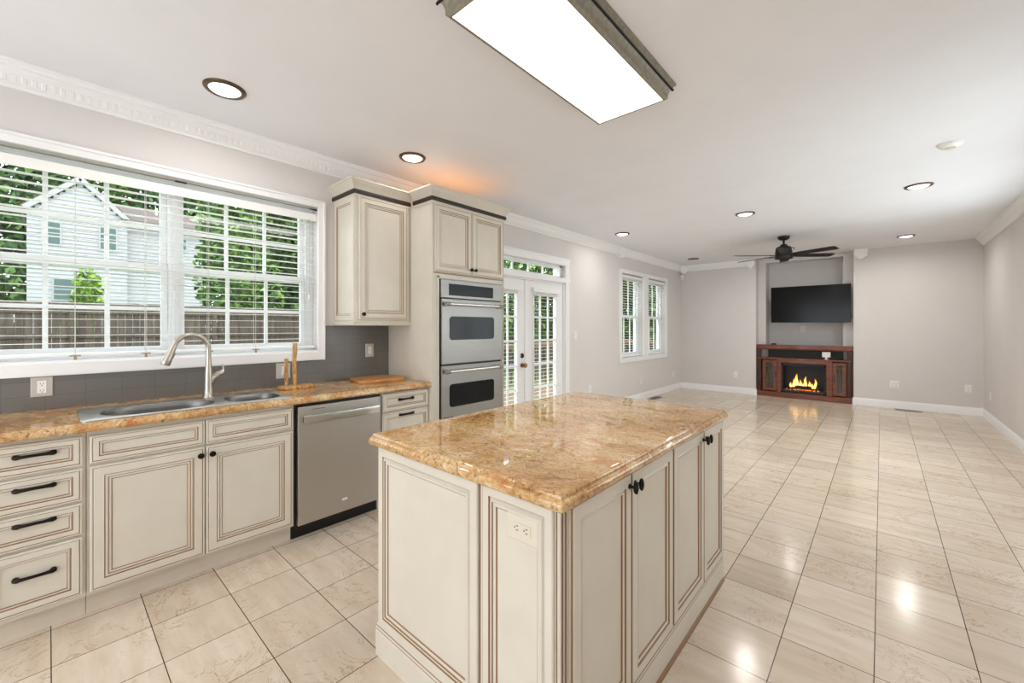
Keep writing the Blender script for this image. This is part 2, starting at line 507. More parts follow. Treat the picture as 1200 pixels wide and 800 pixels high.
MW = (-0.352, 1.434, 1.165, 2.315)       # main window opening y0 y1 z0 z1
DW_ = (3.22, 4.90, 0.0, 1.985)          # french doors
TR = (3.22, 4.90, 2.055, 2.235)         # transom
W1 = (6.62, 7.49, 0.82, 2.31)
W2 = (7.71, 8.57, 0.82, 2.31)
def wall_x(x0, x1, y0, y1, z0, z1, holes):
    m = MB()
    ys = sorted({y0, y1, *[h[0] for h in holes], *[h[1] for h in holes]})
    for a, c in zip(ys, ys[1:]):
        hs = sorted([h for h in holes if h[0] <= a + 1e-6 and h[1] >= c - 1e-6], key=lambda h: h[2])
        z = z0
        for h in hs:
            if h[2] > z + 1e-6: m.box(x0, x1, a, c, z, h[2])
            z = h[3]
        if z < z1 - 1e-6: m.box(x0, x1, a, c, z, z1)
    return m
def wall_y(y0, y1, x0, x1, z0, z1, holes):
    m = wall_x(y0, y1, x0, x1, z0, z1, holes)
    m.v = [(b_, a_, c_) for a_, b_, c_ in m.v]
    return m
struct(wall_x(-WT, 0, YB, YF + 0.9, 0, H, [MW, DW_, TR, W1, W2]).build('wall_left', 'wall'), 'long light grey wall with the windows and glazed doors', 'wall')
ADDED_WIN = [(3.2, 4.7, 0.9, 2.25), (5.0, 6.9, 0.8, 2.3)]     # unseen windows added to bring daylight to the far room
struct(wall_x(XR, XR + 0.15, YB, YF + 0.9, 0, H, ADDED_WIN).build('wall_right', 'wall'), 'plain light grey wall at the right edge', 'wall')
# far wall with stepped recess for the fireplace
AX0, AX1, Y1, Y2 = 1.483, 3.000, 9.73, 10.05
NX0, NX1, NZ = 1.611, 2.841, 2.665
b = MB()
b.box(0, AX0, YF, YF + 0.9, 0, H); b.box(AX1, XR, YF, YF + 0.9, 0, H)
b.box(AX0, NX0, Y1, YF + 0.9, 0, H); b.box(NX1, AX1, Y1, YF + 0.9, 0, H)
b.box(NX0, NX1, Y1, YF + 0.9, NZ, H); b.box(NX0, NX1, Y2, YF + 0.9, 0, NZ)
struct(b.build('wall_far', 'wall'), 'far light grey wall with a shallow niche above the fireplace', 'wall')

struct(wall_y(YB - 0.15, YB, -WT, XR + 0.15, 0, H, [(0.7, 3.7, 0, 2.3)]).build('wall_back', 'wall'), 'light grey wall behind the viewpoint with a wide opening added for daylight', 'wall')  # opening added out of view so daylight enters from behind the camera

# baseboards
BP = [(0, 0), (0.016, 0), (0.016, 0.095), (0.010, 0.112), (0.006, 0.125), (0, 0.125)]
b = MB(); b.sweep(BP, [(0, 5.0), (0, YF), (AX0, YF), (AX0, Y1)], side=1); struct(b.build('baseboard_left', 'trim', smooth=30), 'white baseboard below the long window wall', 'baseboard')
b = MB(); b.sweep(BP, [(AX1, Y1), (AX1, YF), (XR, YF), (XR, YB)], side=1); struct(b.build('baseboard_right', 'trim', smooth=30), 'white baseboard right of the fireplace', 'baseboard')

# crown moulding
CP = [(0, 2.598), (0.012, 2.600), (0.014, 2.612), (0.022, 2.618), (0.040, 2.640), (0.060, 2.672), (0.064, 2.684), (0.076, 2.690), (0.082, 2.704), (0.088, 2.708), (0.088, H), (0, H)]
def crown(name, path, side, label):
    m = MB(); m.sweep(CP, path, side=side); return struct(m.build(name, 'trim', smooth=30), label, 'crown moulding')
cr = crown('trim_1', [(0, YB), (0, YF), (1.34, YF)], 1, 'white crown moulding along the window wall')
# carved bead band on the kitchen length of the crown
m = MB()
y = -0.9
while y < 3.6:
    m.obox((0.036, y, 2.641), ((0, 1, 0), (0.6, 0, 0.8), (-0.8, 0, 0.6)), (0.010, 0.019, 0.007)); y += 0.034
m.build('carved_band', 'trim', cr, bevel=0.004)
cr2 = crown('trim_2', [(XR, YF - 0.02), (XR, YB)], 1, 'white crown moulding along the right wall')
def crown_block(name, c, u, n, w, dep, tip, label):
    """home-plate shaped block: flat face with a pointed foot; c wall point, u along the wall, n off the wall"""
    u, n, c = Vector(u), Vector(n), Vector((*c, 0)); k = Vector((0, 0, 1))
    prof = [(-w / 2, H), (-w / 2, 2.597), (0, tip), (w / 2, 2.597), (w / 2, H)]
    m = MB()
    m.loft([[c + u * a + k * z + n * d for a, z in prof] for d in (0.0, dep)])
    return struct(m.build(name, 'trim', bevel=0.004), label, 'crown block')
crown_block('trim_3', (0, 6.49), (0, 1, 0), (1, 0, 0), 0.17, 0.105, 2.535, 'white pointed crown block on the window wall')
crown_block('trim_4', (0.055, YF - 0.055), (0.7071, 0.7071, 0), (0.7071, -0.7071, 0), 0.15, 0.085, 2.535, 'white crown block in the far corner')
crown_block('trim_5', (AX0 - 0.075, YF), (1, 0, 0), (0, -1, 0), 0.15, 0.11, 2.535, 'white pointed crown block left of the niche')
crown_block('trim_6', (AX1 + 0.10, YF), (1, 0, 0), (0, -1, 0), 0.18, 0.11, 2.535, 'white pointed crown block right of the niche')

# ------------------------------------------------------------------ windows and doors
CASP = [(0, 0), (0, 0.018), (0.012, 0.022), (0.05, 0.016), (0.062, 0.012), (0.066, 0)]
def casing(root, y0, y1, z0, z1, w=0.05, bottom=True, name='casing', out=0.02, hb=None):
    m = MB()
    hb = w if hb is None else hb
    m.box(-0.001, out, y0 - w, y0, z0 - (hb if bottom else 0), z1 + w)
    m.box(-0.001, out, y1, y1 + w, z0 - (hb if bottom else 0), z1 + w)
    m.box(-0.001, out, y0, y1, z1, z1 + w)
    if bottom: m.box(-0.001, out, y0, y1, z0 - hb, z0)
    # raised outer bead
    m.box(out - 0.002, out + 0.008, y0 - w, y0 - w + 0.014, z0 - (hb if bottom else 0), z1 + w)
    m.box(out - 0.002, out + 0.008, y1 + w - 0.014, y1 + w, z0 - (hb if bottom else 0), z1 + w)
    m.box(out - 0.002, out + 0.008, y0 - w, y1 + w, z1 + w - 0.014, z1 + w)
    return m.build(name, 'trim', root, bevel=0.002)

def dh_window(root, y0, y1, z0, z1, zm, cols, rows, xg=-0.125, fr=0.035, st=0.045, bars=0.022, fl=None, fr2=None):
    """double-hung window unit in an opening"""
    m = MB()
    fl = fr if fl is None else fl; fr2 = fr if fr2 is None else fr2
    m.box(-WT - 0.01, -0.085, y0, y0 + fl, z0, z1); m.box(-WT - 0.01, -0.085, y1 - fr2, y1, z0, z1)
    m.box(-WT - 0.01, -0.085, y0 + fl, y1 - fr2, z1 - fr, z1); m.box(-WT - 0.01, -0.085, y0 + fl, y1 - fr2, z0, z0 + fr)
    m.build('window_frame', 'vinyl', root, bevel=0.002)
    for k, (a, c, x) in enumerate(((zm - 0.025, z1 - fr, xg - 0.02), (z0 + fr, zm + 0.025, xg + 0.012))):
        ya, yb = y0 + fl, y1 - fr2
        m = MB()
        m.box(x - 0.014, x + 0.014, ya, ya + st, a, c); m.box(x - 0.014, x + 0.014, yb - st, yb, a, c)
        m.box(x - 0.014, x + 0.014, ya + st, yb - st, a, a + 0.045); m.box(x - 0.014, x + 0.014, ya + st, yb - st, c - 0.045, c)
        sa = m.build('sash', 'vinyl', root, bevel=0.002)
        gy0, gy1, gz0, gz1 = ya + st, yb - st, a + 0.045, c - 0.045
        m = MB()
        for j in range(1, cols):
            yy = gy0 + (gy1 - gy0) * j / cols
            m.box(x - 0.007, x + 0.007, yy - bars / 2, yy + bars / 2, gz0, gz1)
        for j in range(1, rows):
            zz = gz0 + (gz1 - gz0) * j / rows
            m.box(x - 0.0068, x + 0.0068, gy0, gy1, zz - bars / 2, zz + bars / 2)
        if m.v: m.build('muntins', 'vinyl', sa)
        MB().box(x - 0.002, x + 0.002, gy0 - 0.005, gy1 + 0.005, gz0 - 0.005, gz1 + 0.005).build('glass_pane', 'glass', sa)

w1 = struct(empty('window_1', (0, 0.527, MW[2])), 'wide twin white window over the kitchen sink', 'window')
casing(w1, *MW, w=0.052, hb=0.066)
MZM = 1.735
dh_window(w1, MW[0], 0.534, MW[2], MW[3], MZM, 3, 2, fr=0.03, st=0.034, fl=0.057, fr2=0.017)
dh_window(w1, 0.553, MW[1], MW[2], MW[3], MZM, 3, 2, fr=0.03, st=0.034, fl=0.017, fr2=0.057)
MB().box(-WT - 0.01, -0.08, 0.534, 0.553, MW[2], MW[3]).build('mullion_post', 'vinyl', w1, bevel=0.003)
MB().box(-0.085, 0.004, MW[0], MW[1], MW[2], MW[2] + 0.012).build('sill', 'trim', w1)

w2 = struct(empty('window_2', (0, 7.6, W1[2])), 'white twin window near the far corner', 'window')
m = MB()
for a, c in ((6.535, 6.62), (7.49, 7.71), (8.57, 8.655)):
    m.box(-0.001, 0.02, a, c, 0.82, 2.31)
m.box(-0.001, 0.02, 6.535, 8.655, 2.31, 2.375); m.box(-0.001, 0.02, 6.535, 8.655, 0.735, 0.82)
m.box(-0.06, 0.032, 6.60, 7.51, 0.805, 0.822); m.box(-0.06, 0.032, 7.69, 8.59, 0.805, 0.822)
m.build('casing', 'trim', w2, bevel=0.003)
dh_window(w2, *W1, 1.555, 3, 1)
dh_window(w2, *W2, 1.555, 3, 1)

for k, (a, c, e, f) in enumerate(ADDED_WIN):  # added windows, out of view, that only let daylight in
    w = struct(empty('window_%d' % (3 + k), (XR, (a + c) / 2, e)), 'white framed unseen window added to the right wall for daylight', 'window')
    m = MB()
    m.box(XR - 0.02, XR + 0.10, a - 0.06, a + 0.03, e - 0.06, f + 0.06); m.box(XR - 0.02, XR + 0.10, c - 0.03, c + 0.06, e - 0.06, f + 0.06)
    m.box(XR - 0.02, XR + 0.10, a + 0.03, c - 0.03, f - 0.03, f + 0.06); m.box(XR - 0.02, XR + 0.10, a + 0.03, c - 0.03, e - 0.06, e + 0.03)
    m.box(XR + 0.04, XR + 0.09, (a + c) / 2 - 0.03, (a + c) / 2 + 0.03, e + 0.03, f - 0.03)
    m.build('window_frame', 'vinyl', w)
    MB().box(XR + 0.06, XR + 0.065, a + 0.02, c - 0.02, e + 0.02, f - 0.02).build('glass_pane', 'glass', w)

d1 = struct(empty('door_1', (0, 4.06, 0)), 'white glazed double doors with a transom light', 'door')
m = MB()
CW = 0.10
m.box(-0.001, 0.02, DW_[0] - CW, DW_[0], 0, 2.235); m.box(-0.001, 0.02, DW_[1], DW_[1] + CW, 0, 2.235)
m.box(-0.001, 0.022, DW_[0] - CW, DW_[1] + CW, 2.235, 2.325)
m.box(-0.001, 0.026, DW_[0] - CW - 0.01, DW_[1] + CW + 0.01, 1.985, 2.055)
m.box(0.018, 0.03, DW_[0] - CW - 0.01, DW_[1] + CW + 0.01, 2.305, 2.33)
m.build('casing', 'trim', d1, bevel=0.003)
m = MB()
m.box(-WT, -0.05, TR[0], TR[1], TR[2], TR[2] + 0.03); m.box(-WT, -0.05, TR[0], TR[1], TR[3] - 0.03, TR[3])
m.box(-WT, -0.05, TR[0], TR[0] + 0.05, TR[2], TR[3]); m.box(-WT, -0.05, TR[1] - 0.05, TR[1], TR[2], TR[3])
tf = m.build('transom_frame', 'vinyl', d1, bevel=0.002)
m = MB()
for k in range(1, 5):
    yy = TR[0] + 0.05 + (TR[1] - TR[0] - 0.1) * k / 5
    m.box(-0.125, -0.105, yy - 0.011, yy + 0.011, TR[2] + 0.03, TR[3] - 0.03)
m.build('muntins', 'vinyl', tf)
MB().box(-0.117, -0.113, TR[0] + 0.04, TR[1] - 0.04, TR[2] + 0.02, TR[3] - 0.02).build('glass_pane', 'glass', tf)
m = MB()
m.box(-WT, 0.0, DW_[0], DW_[0] + 0.02, 0, 1.985); m.box(-WT, 0.0, DW_[1] - 0.02, DW_[1], 0, 1.985); m.box(-WT, 0.0, DW_[0], DW_[1], 1.965, 1.985)
m.box(-WT, 0.0, DW_[0], DW_[1], 0.0, 0.02)
m.build('door_frame', 'trim', d1, bevel=0.002)
def door_leaf(y0, y1):
    x0, x1 = -0.065, -0.022
    g0, g1, z0, z1 = y0 + 0.145, y1 - 0.145, 0.26, 1.80
    m = MB()
    m.box(x0, x1, y0, g0, 0.022, 1.963); m.box(x0, x1, g1, y1, 0.022, 1.963)
    m.box(x0, x1, g0, g1, 0.022, z0); m.box(x0, x1, g0, g1, z1, 1.963)
    for a, c, e, f in ((g0, g1, z0, z0 + 0.02), (g0, g1, z1 - 0.02, z1), (g0, g0 + 0.02, z0, z1), (g1 - 0.02, g1, z0, z1)):
        m.box(x0 - 0.006, x1 + 0.008, a, c, e, f)
    lf = m.build('door_leaf', 'trim', d1, bevel=0.003)
    m = MB()
    for k in range(1, 3):
        yy = g0 + (g1 - g0) * k / 3; m.box(-0.052, -0.034, yy - 0.012, yy + 0.012, z0, z1)
    for k in range(1, 5):
        zz = z0 + (z1 - z0) * k / 5; m.box(-0.0518, -0.0342, g0, g1, zz - 0.012, zz + 0.012)
    m.build('muntins', 'vinyl', lf)
    MB().box(-0.045, -0.041, g0 - 0.004, g1 + 0.004, z0 - 0.004, z1 + 0.004).build('glass_pane', 'glass', lf)
    return lf, g0, g1, z0, z1
l1, *gA = door_leaf(3.242, 4.055)
l2, *gB = door_leaf(4.065, 4.878)
MB().box(-0.022, -0.012, 4.035, 4.085, 0.022, 1.963).build('astragal', 'trim', d1, bevel=0.003)
m = MB(); m.lathe((-0.022, 3.985, 1.0), [(0.030, 0), (0.030, 0.010), (0.024, 0.016), (0.012, 0.017), (0.012, 0.026), (0.006, 0.03)], 20, 0, 'x'); m.build('deadbolt', 'bronze', d1, smooth=40)
m = MB(); m.lathe((-0.022, 3.985, 0.88), [(0.030, 0), (0.030, 0.008), (0.012, 0.012), (0.011, 0.034), (0.026, 0.044), (0.031, 0.056), (0.026, 0.068), (0.010, 0.073)], 20, 0, 'x'); m.build('door_knob', mat('antique_brass', (150, 112, 76), 0.3, 0.9), d1, smooth=40)

# ------------------------------------------------------------------ blinds (things that hang in the openings)
def blind(name, label, y0, y1, z0, z1, xc, head, width, pitch, cords, group=None, tilt=0.0, valance=0.0, wand=None, th=0.0022):
    t = thing(name, (xc, (y0 + y1) / 2, z1), label, 'blind', group)
    m = MB(); m.box(xc - width / 2, xc + width / 2, y0, y1, z1 - head, z1); m.box(xc + width / 2, xc + width / 2 + 0.006, y0 - 0.003, y1 + 0.003, z1 - head - valance, z1)
    m.build('headrail', 'blind', t, bevel=0.002)
    m = MB()
    z = z1 - head - pitch * 0.8
    ct, st_ = math.cos(tilt), math.sin(tilt)
    while z > z0 + 0.03:
        m.obox((xc, (y0 + y1) / 2, z), ((ct, 0, st_), (0, 1, 0), (-st_, 0, ct)), (width / 2, (y1 - y0) / 2 - 0.004, th / 2))
        z -= pitch
    m.build('slats', 'blind', t)
    MB().box(xc - width / 2, xc + width / 2, y0 + 0.003, y1 - 0.003, z0, z0 + 0.018).build('bottom_rail', 'blind', t, bevel=0.003)
    for yy in cords:
        m = MB()
        for dx in (-width / 2 - 0.001, width / 2 + 0.001):
            m.box(xc + dx - 0.0007, xc + dx + 0.0007, yy - 0.0012, yy + 0.0012, z0 + 0.005, z1 - head)
        m.build('ladder_cord', 'cord', t)
    if wand:
        yy, zz = wand
        MB().tube([(xc + width / 2 + 0.012, yy, z1 - head), (xc + width / 2 + 0.012, yy, zz)], 0.0016, 6).build('pull_cord', 'cord', t)
        MB().lathe((xc + width / 2 + 0.012, yy, zz), [(0.003, 0), (0.008, -0.012), (0.010, -0.035), (0.004, -0.05)], 10).build('cord_tassel', 'white', t, smooth=40)
    return t
bl = blind('window_blind', 'wide white slatted blind in the window over the sink', MW[0] + 0.006, MW[1] - 0.006, 1.196, 2.262, -0.036, 0.046, 0.044, 0.0455, (-0.27, 0.10, 0.40, 0.72, 1.0, 1.355), valance=0.012, wand=(1.37, 1.62))
for yy in (0.10, 0.40, 0.72, 1.0):
    m = MB(); m.box(-0.012, -0.004, yy - 0.022, yy + 0.022, 1.196, 1.203); m.box(-0.012, -0.004, yy - 0.006, yy + 0.006, 1.176, 1.197)
    m.build('hold_down_clip', mat('clip_tan', (160, 140, 112), 0.4), bl, bevel=0.001)
blind('window_blind', 'white slatted blind in the far twin window, half nearer the doors', W1[0] + 0.005, W1[1] - 0.005, 0.835, 2.285, -0.04, 0.05, 0.05, 0.046, (6.75, 7.36), 'blinds in the far twin window', wand=(7.3, 1.5))
blind('window_blind', 'white slatted blind in the far twin window, half nearer the corner', W2[0] + 0.005, W2[1] - 0.005, 0.835, 2.285, -0.04, 0.05, 0.05, 0.046, (7.84, 8.44), 'blinds in the far twin window', wand=(8.4, 1.5))
blind('door_blind', 'white slatted blind on the glazed door with the brass knob', gA[0] - 0.035, gA[1] + 0.035, 0.24, 1.875, 0.004, 0.045, 0.026, 0.049, (gA[0] + 0.06, gA[1] - 0.06), 'blinds on the glazed doors', valance=0.012)
blind('door_blind', 'white slatted blind on the glazed door without a knob', gB[0] - 0.035, gB[1] + 0.035, 0.24, 1.875, 0.004, 0.045, 0.026, 0.049, (gB[0] + 0.06, gB[1] - 0.06), 'blinds on the glazed doors', valance=0.012)

t = thing('tension_rod', (-0.012, 0.527, 2.298), 'thin grey tension rod across the top of the sink window', 'curtain rod')
MB().tube([(-0.012, MW[0], 2.298), (-0.012, 0.56, 2.298)], 0.0042, 10).build('rod', 'rod', t, smooth=60)
MB().tube([(-0.012, 0.56, 2.298), (-0.012, MW[1], 2.298)], 0.0032, 10).build('rod', 'rod', t, smooth=60)
MB().tube([(-0.012, 0.54, 2.298), (-0.012, 0.60, 2.298)], 0.006, 10).build('collar', 'black', t, smooth=60)
MB().tube([(-0.012, MW[1] - 0.06, 2.298), (-0.012, MW[1], 2.298)], [0.004, 0.008], 10).build('end_cap', 'black', t, smooth=60)
MB().tube([(-0.012, MW[0], 2.298), (-0.012, MW[0] + 0.06, 2.298)], [0.008, 0.004], 10).build('end_cap', 'black', t, smooth=60)

# ------------------------------------------------------------------ kitchen: profiles and hardware
T = 0.02
def doorprof(st=0.048, k=1.0):
    g = 0.0032 * k
    return [(0.0, T - 0.005, 0), (0.004, T - 0.001, 0), (0.009, T - 0.001, 1), (0.009 + g * 0.9, T - 0.003, 0), (0.015, T, 0),
            (st, T, 1), (st + g, T - 0.005, 0), (st + 0.009, T - 0.001, 0), (st + 0.013, T - 0.002, 1), (st + 0.013 + g, T - 0.006, 0),
            (st + 0.022, T - 0.004, 0), (st + 0.025, T - 0.006, 1), (st + 0.025 + g, T - 0.010, 0), (st + 0.03 + g, T - 0.009, 0)]
def drawerprof(st=0.026, k=1.0):
    g = 0.003 * k
    return [(0.0, T - 0.005, 0), (0.004, T - 0.001, 0), (0.008, T - 0.001, 1), (0.008 + g * 0.8, T - 0.003, 0), (0.013, T, 0),
            (st, T, 1), (st + g, T - 0.005, 0), (st + 0.008, T - 0.001, 0), (st + 0.011, T - 0.002, 1), (st + 0.011 + g, T - 0.008, 0), (st + 0.017 + g, T - 0.008, 0)]
def front_x(name, root, x, y0, y1, z0, z1, prof):
    """door or drawer front facing +X, its back on plane x"""
    m = MB(); m.panel((x, y0, z0), (0, 1, 0), (0, 0, 1), (1, 0, 0), y1 - y0, z1 - z0, prof, 0.0)
    return m.build(name, ['cream', 'glaze'], root)
def front_y(name, root, y, x0, x1, z0, z1, prof):
    """panel facing -Y"""
    m = MB(); m.panel((x0, y, z0), (1, 0, 0), (0, 0, 1), (0, -1, 0), x1 - x0, z1 - z0, prof, 0.0)
    return m.build(name, ['cream', 'glaze'], root)
def knob(parent, x, y, z, s=1.0):
    m = MB()
    m.lathe((x, y, z), [(0.008 * s, -0.001), (0.008 * s, 0.003), (0.0045 * s, 0.006), (0.0045 * s, 0.014), (0.011 * s, 0.018), (0.0155 * s, 0.023), (0.0150 * s, 0.028), (0.008 * s, 0.031)], 16, 0, 'x')
    return m.build('knob', 'bronze', parent, smooth=45)
def oval_knob(parent, x, y, z):
    m = MB()
    m.lathe((x, y, z), [(0.009, -0.001), (0.009, 0.003), (0.005, 0.006), (0.005, 0.018)], 14, 0, 'x')
    loops = []
    for h, r in ((0.016, 0.006), (0.019, 0.011), (0.024, 0.013), (0.029, 0.011), (0.032, 0.005)):
        loops.append([(x + h, y + r * 0.8 * math.cos(2 * PI * j / 16), z + r * 1.7 * math.sin(2 * PI * j / 16)) for j in range(16)])
    m.loft(loops)
    return m.build('knob', 'bronze', parent, smooth=45)
def pull(parent, x, y0, y1, z):
    n = 13
    path, rad = [], []
    for k in range(n):
        s_ = k / (n - 1)
        e = abs(2 * s_ - 1)
        path.append((x + 0.006 + 0.017 * (1 - e ** 3), y0 + (y1 - y0) * s_, z + 0.003 * (1 - e * e)))
        rad.append(0.0085 if k in (0, n - 1) else (0.0105 if k in (1, n - 2) else 0.0068 + 0.0018 * (e ** 2)))
    m = MB(); m.tube(path, rad, 10)
    for yy in (y0 + 0.006, y1 - 0.006):
        m.lathe((x - 0.001, yy, z), [(0.012, 0), (0.0115, 0.006), (0.006, 0.012)], 12, 0, 'x')
    return m.build('handle', 'bronze', parent, smooth=50)

CT = 0.918          # counter top height
CB = 0.876          # underside of the stone
FX = 0.60           # face-frame plane of the base cabinets

# drawer base at the left edge
t = thing('drawer_cabinet', (0.3, -0.04, 0), 'cream base cabinet with four dark-handled drawers under the granite counter', 'cabinet', 'base cabinets under the window counter')
m = MB(); m.box(0.002, FX, -0.20, 0.116, 0.105, CB - 0.001); m.build('cabinet_box', 'cream', t, bevel=0.001)
MB().box(0.002, 0.547, -0.20, 0.116, 0.0, 0.105).build('toe_kick', 'taupe', t)
for z0, z1, zh in ((0.722, 0.856, 0.803), (0.560, 0.708, 0.660), (0.405, 0.548, 0.508), (0.128, 0.392, 0.280)):
    d = front_x('drawer', t, FX, -0.188, 0.105, z0, z1, drawerprof(0.030 if z1 - z0 < 0.2 else 0.036))
    pull(d, FX + T - 0.006, -0.100, 0.020, zh)
# sink base
t = thing('sink_cabinet', (0.3, 0.58, 0), 'cream two-door sink base cabinet below the stainless sink', 'cabinet', 'base cabinets under the window counter')
m = MB()
m.box(0.002, FX, 0.118, 0.136, 0.105, CB - 0.001); m.box(0.002, FX, 1.012, 1.030, 0.105, CB - 0.001); m.box(0.002, FX, 0.136, 1.012, 0.105, 0.123)
m.box(0.002, 0.012, 0.136, 1.012, 0.123, CB - 0.001)
m.box(FX - 0.02, FX, 0.136, 1.012, 0.123, 0.155); m.box(FX - 0.02, FX, 0.136, 1.012, 0.70, 0.735); m.box(FX - 0.02, FX, 0.136, 1.012, 0.845, CB - 0.001)
for ya_, yb_ in ((0.136, 0.17), (0.55, 0.60), (0.98, 1.012)):
    m.box(FX - 0.02, FX, ya_, yb_, 0.155, 0.70); m.box(FX - 0.02, FX, ya_, yb_, 0.735, 0.845)
m.build('cabinet_box', 'cream', t)
MB().box(0.002, 0.547, 0.118, 1.030, 0.0, 0.104).build('toe_kick', 'taupe', t)
for y0, y1 in ((0.128, 0.5685), (0.5735, 1.020)):
    front_x('false_drawer_front', t, FX, y0, y1, 0.722, 0.852, drawerprof(0.030))
d = front_x('door', t, FX, 0.128, 0.5685, 0.122, 0.708, doorprof()); knob(d, FX + T, 0.546, 0.668)
d = front_x('door', t, FX, 0.5735, 1.020, 0.122, 0.708, doorprof()); knob(d, FX + T, 0.598, 0.668)
# narrow drawer base right of the dishwasher
t = thing('drawer_cabinet', (0.3, 1.86, 0), 'narrow cream drawer cabinet between dishwasher and wall ovens', 'cabinet', 'base cabinets under the window counter')
m = MB(); m.box(0.002, FX, 1.640, 2.068, 0.105, CB - 0.001); m.build('cabinet_box', 'cream', t, bevel=0.001)
MB().box(0.002, 0.547, 1.640, 2.068, 0.0, 0.105).build('toe_kick', 'taupe', t)
for z0, z1, zh in ((0.724, 0.868, 0.806), (0.440, 0.715, 0.690), (0.125, 0.430, 0.40)):
    d = front_x('drawer', t, FX, 1.646, 2.066, z0, z1, drawerprof(0.034))
    pull(d, FX + T - 0.006, 1.785, 1.915, zh)

# dishwasher
t = thing('dishwasher', (0.3, 1.335, 0), 'stainless steel dishwasher with a bar handle under the counter', 'dishwasher')
MB().box(0.02, 0.585, 1.036, 1.634, 0.10, CB - 0.004).build('tub', 'black', t)
MB().box(0.02, 0.548, 1.036, 1.634, 0.0, 0.10).build('kick_plate', 'black', t)
m = MB(); m.box(0.585, 0.622, 1.050, 1.626, 0.100, 0.852); m.build('door', 'steel_dark', t, bevel=0.004)
m = MB()
loops = []
for k in range(13):
    s_ = k / 12; e = abs(2 * s_ - 1)
    x = 0.640 + 0.014 * (1 - e ** 4); y = 1.075 + (1.605 - 1.075) * s_
    loops.append([(x - 0.006, y, 0.742), (x + 0.004, y, 0.744), (x + 0.009, y, 0.770), (x + 0.005, y, 0.794), (x - 0.006, y, 0.797), (x - 0.010, y, 0.786), (x - 0.010, y, 0.752)])
m.loft(loops)
m.box(0.620, 0.642, 1.075, 1.10, 0.757, 0.790); m.box(0.620, 0.642, 1.58, 1.605, 0.757, 0.790)
m.build('handle', 'steel_bright', t, smooth=40)
MB().box(0.6215, 0.6232, 1.13, 1.22, 0.828, 0.831).build('vent_slot', 'black', t)
MB().box(0.6215, 0.6232, 1.335, 1.372, 0.178, 0.190).build('sticker', 'white', t)

# countertop of the window run
m = MB()
SX0, SX1, SY0, SY1 = 0.205, 0.600, 0.118, 1.015     # cut-out
m.box(0.0, SX0, -0.24, 2.069, CB, CT); m.box(SX0, SX1, -0.24, SY0, CB, CT); m.box(SX0, SX1, SY1, 2.069, CB, CT)
EP = [(SX1, CB), (0.640, CB), (0.648, CB + 0.006), (0.6505, CB + 0.016), (0.648, CB + 0.026), (0.640, CT - 0.008), (0.634, CT - 0.006), (0.628, CT), (SX1, CT)]
m.loft([[(x, -0.24, z) for x, z in EP], [(x, 2.069, z) for x, z in EP]])
tag(m.build('countertop', 'granite', loc=(0.3, 0.9, CB)), 'gold granite countertop running along the window wall', 'countertop')

m = MB(); m.box(0.0005, 0.012, -0.24, 1.487, CT + 0.0005, 1.0985); m.box(0.0005, 0.012, 1.487, 2.069, CT + 0.0005, 1.372)
tag(m.build('backsplash', 'backsplash'), 'slate grey tile backsplash between counter and window', 'backsplash')

# sink
t = thing('kitchen_sink', (0.41, 0.57, CT), 'double-bowl stainless steel sink set in the granite counter', 'sink')
RX0, RX1, RY0, RY1 = 0.185, 0.612, 0.098, 1.035
def fill_holes(outer, holes):
    bm = bmesh.new()
    es = []
    for lp in [outer] + holes:
        vs_ = [bm.verts.new(p) for p in lp]
        for k in range(len(vs_)): es.append(bm.edges.new((vs_[k], vs_[(k + 1) % len(vs_)])))
    bmesh.ops.triangle_fill(bm, use_beauty=True, edges=es)
    bm.verts.index_update()
    vv = [tuple(v.co) for v in bm.verts]; ff = [[v.index for v in f.verts] for f in bm.faces]
    bm.free()
    return vv, ff
zt = CT + 0.007
outer = rrect(RX0, RX1, RY0, RY1, 0.02, zt, 4, ins=0.010)
def bowl_loop(x0, x1, y0, y1, r, z, ins=0): return rrect(x0, x1, y0, y1, r, z, 8, ins=ins)
B1 = (0.285, 0.585, 0.170, 0.650, 0.145); B2 = (0.300, 0.580, 0.705, 0.990, 0.10)
h1 = bowl_loop(*B1, zt); h2 = bowl_loop(*B2, zt)
vv, ff = fill_holes(outer, [h1, h2])
m = MB(); i0 = m.vs(vv)
for f in ff: m.f.append([i0[k] for k in f]); m.m.append(0)
m.loft([rrect(RX0, RX1, RY0, RY1, 0.025, CT + 0.0005, 4), rrect(RX0, RX1, RY0, RY1, 0.025, CT + 0.004, 4), outer], 0, False, False)
m.build('rim', 'sink', t, smooth=40)
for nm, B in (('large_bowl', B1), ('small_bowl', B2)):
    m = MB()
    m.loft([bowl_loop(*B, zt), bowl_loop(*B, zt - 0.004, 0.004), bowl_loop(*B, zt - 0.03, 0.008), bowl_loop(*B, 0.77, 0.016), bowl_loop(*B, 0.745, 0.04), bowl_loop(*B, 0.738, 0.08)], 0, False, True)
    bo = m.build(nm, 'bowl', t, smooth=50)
    cx, cy = (B[0] + B[1]) / 2, (B[2] + B[3]) / 2
    MB().lathe((cx, cy, 0.7385), [(0.05, 0), (0.045, 0.003), (0.03, 0.001)], 20).build('drain', 'chrome', bo, smooth=40)

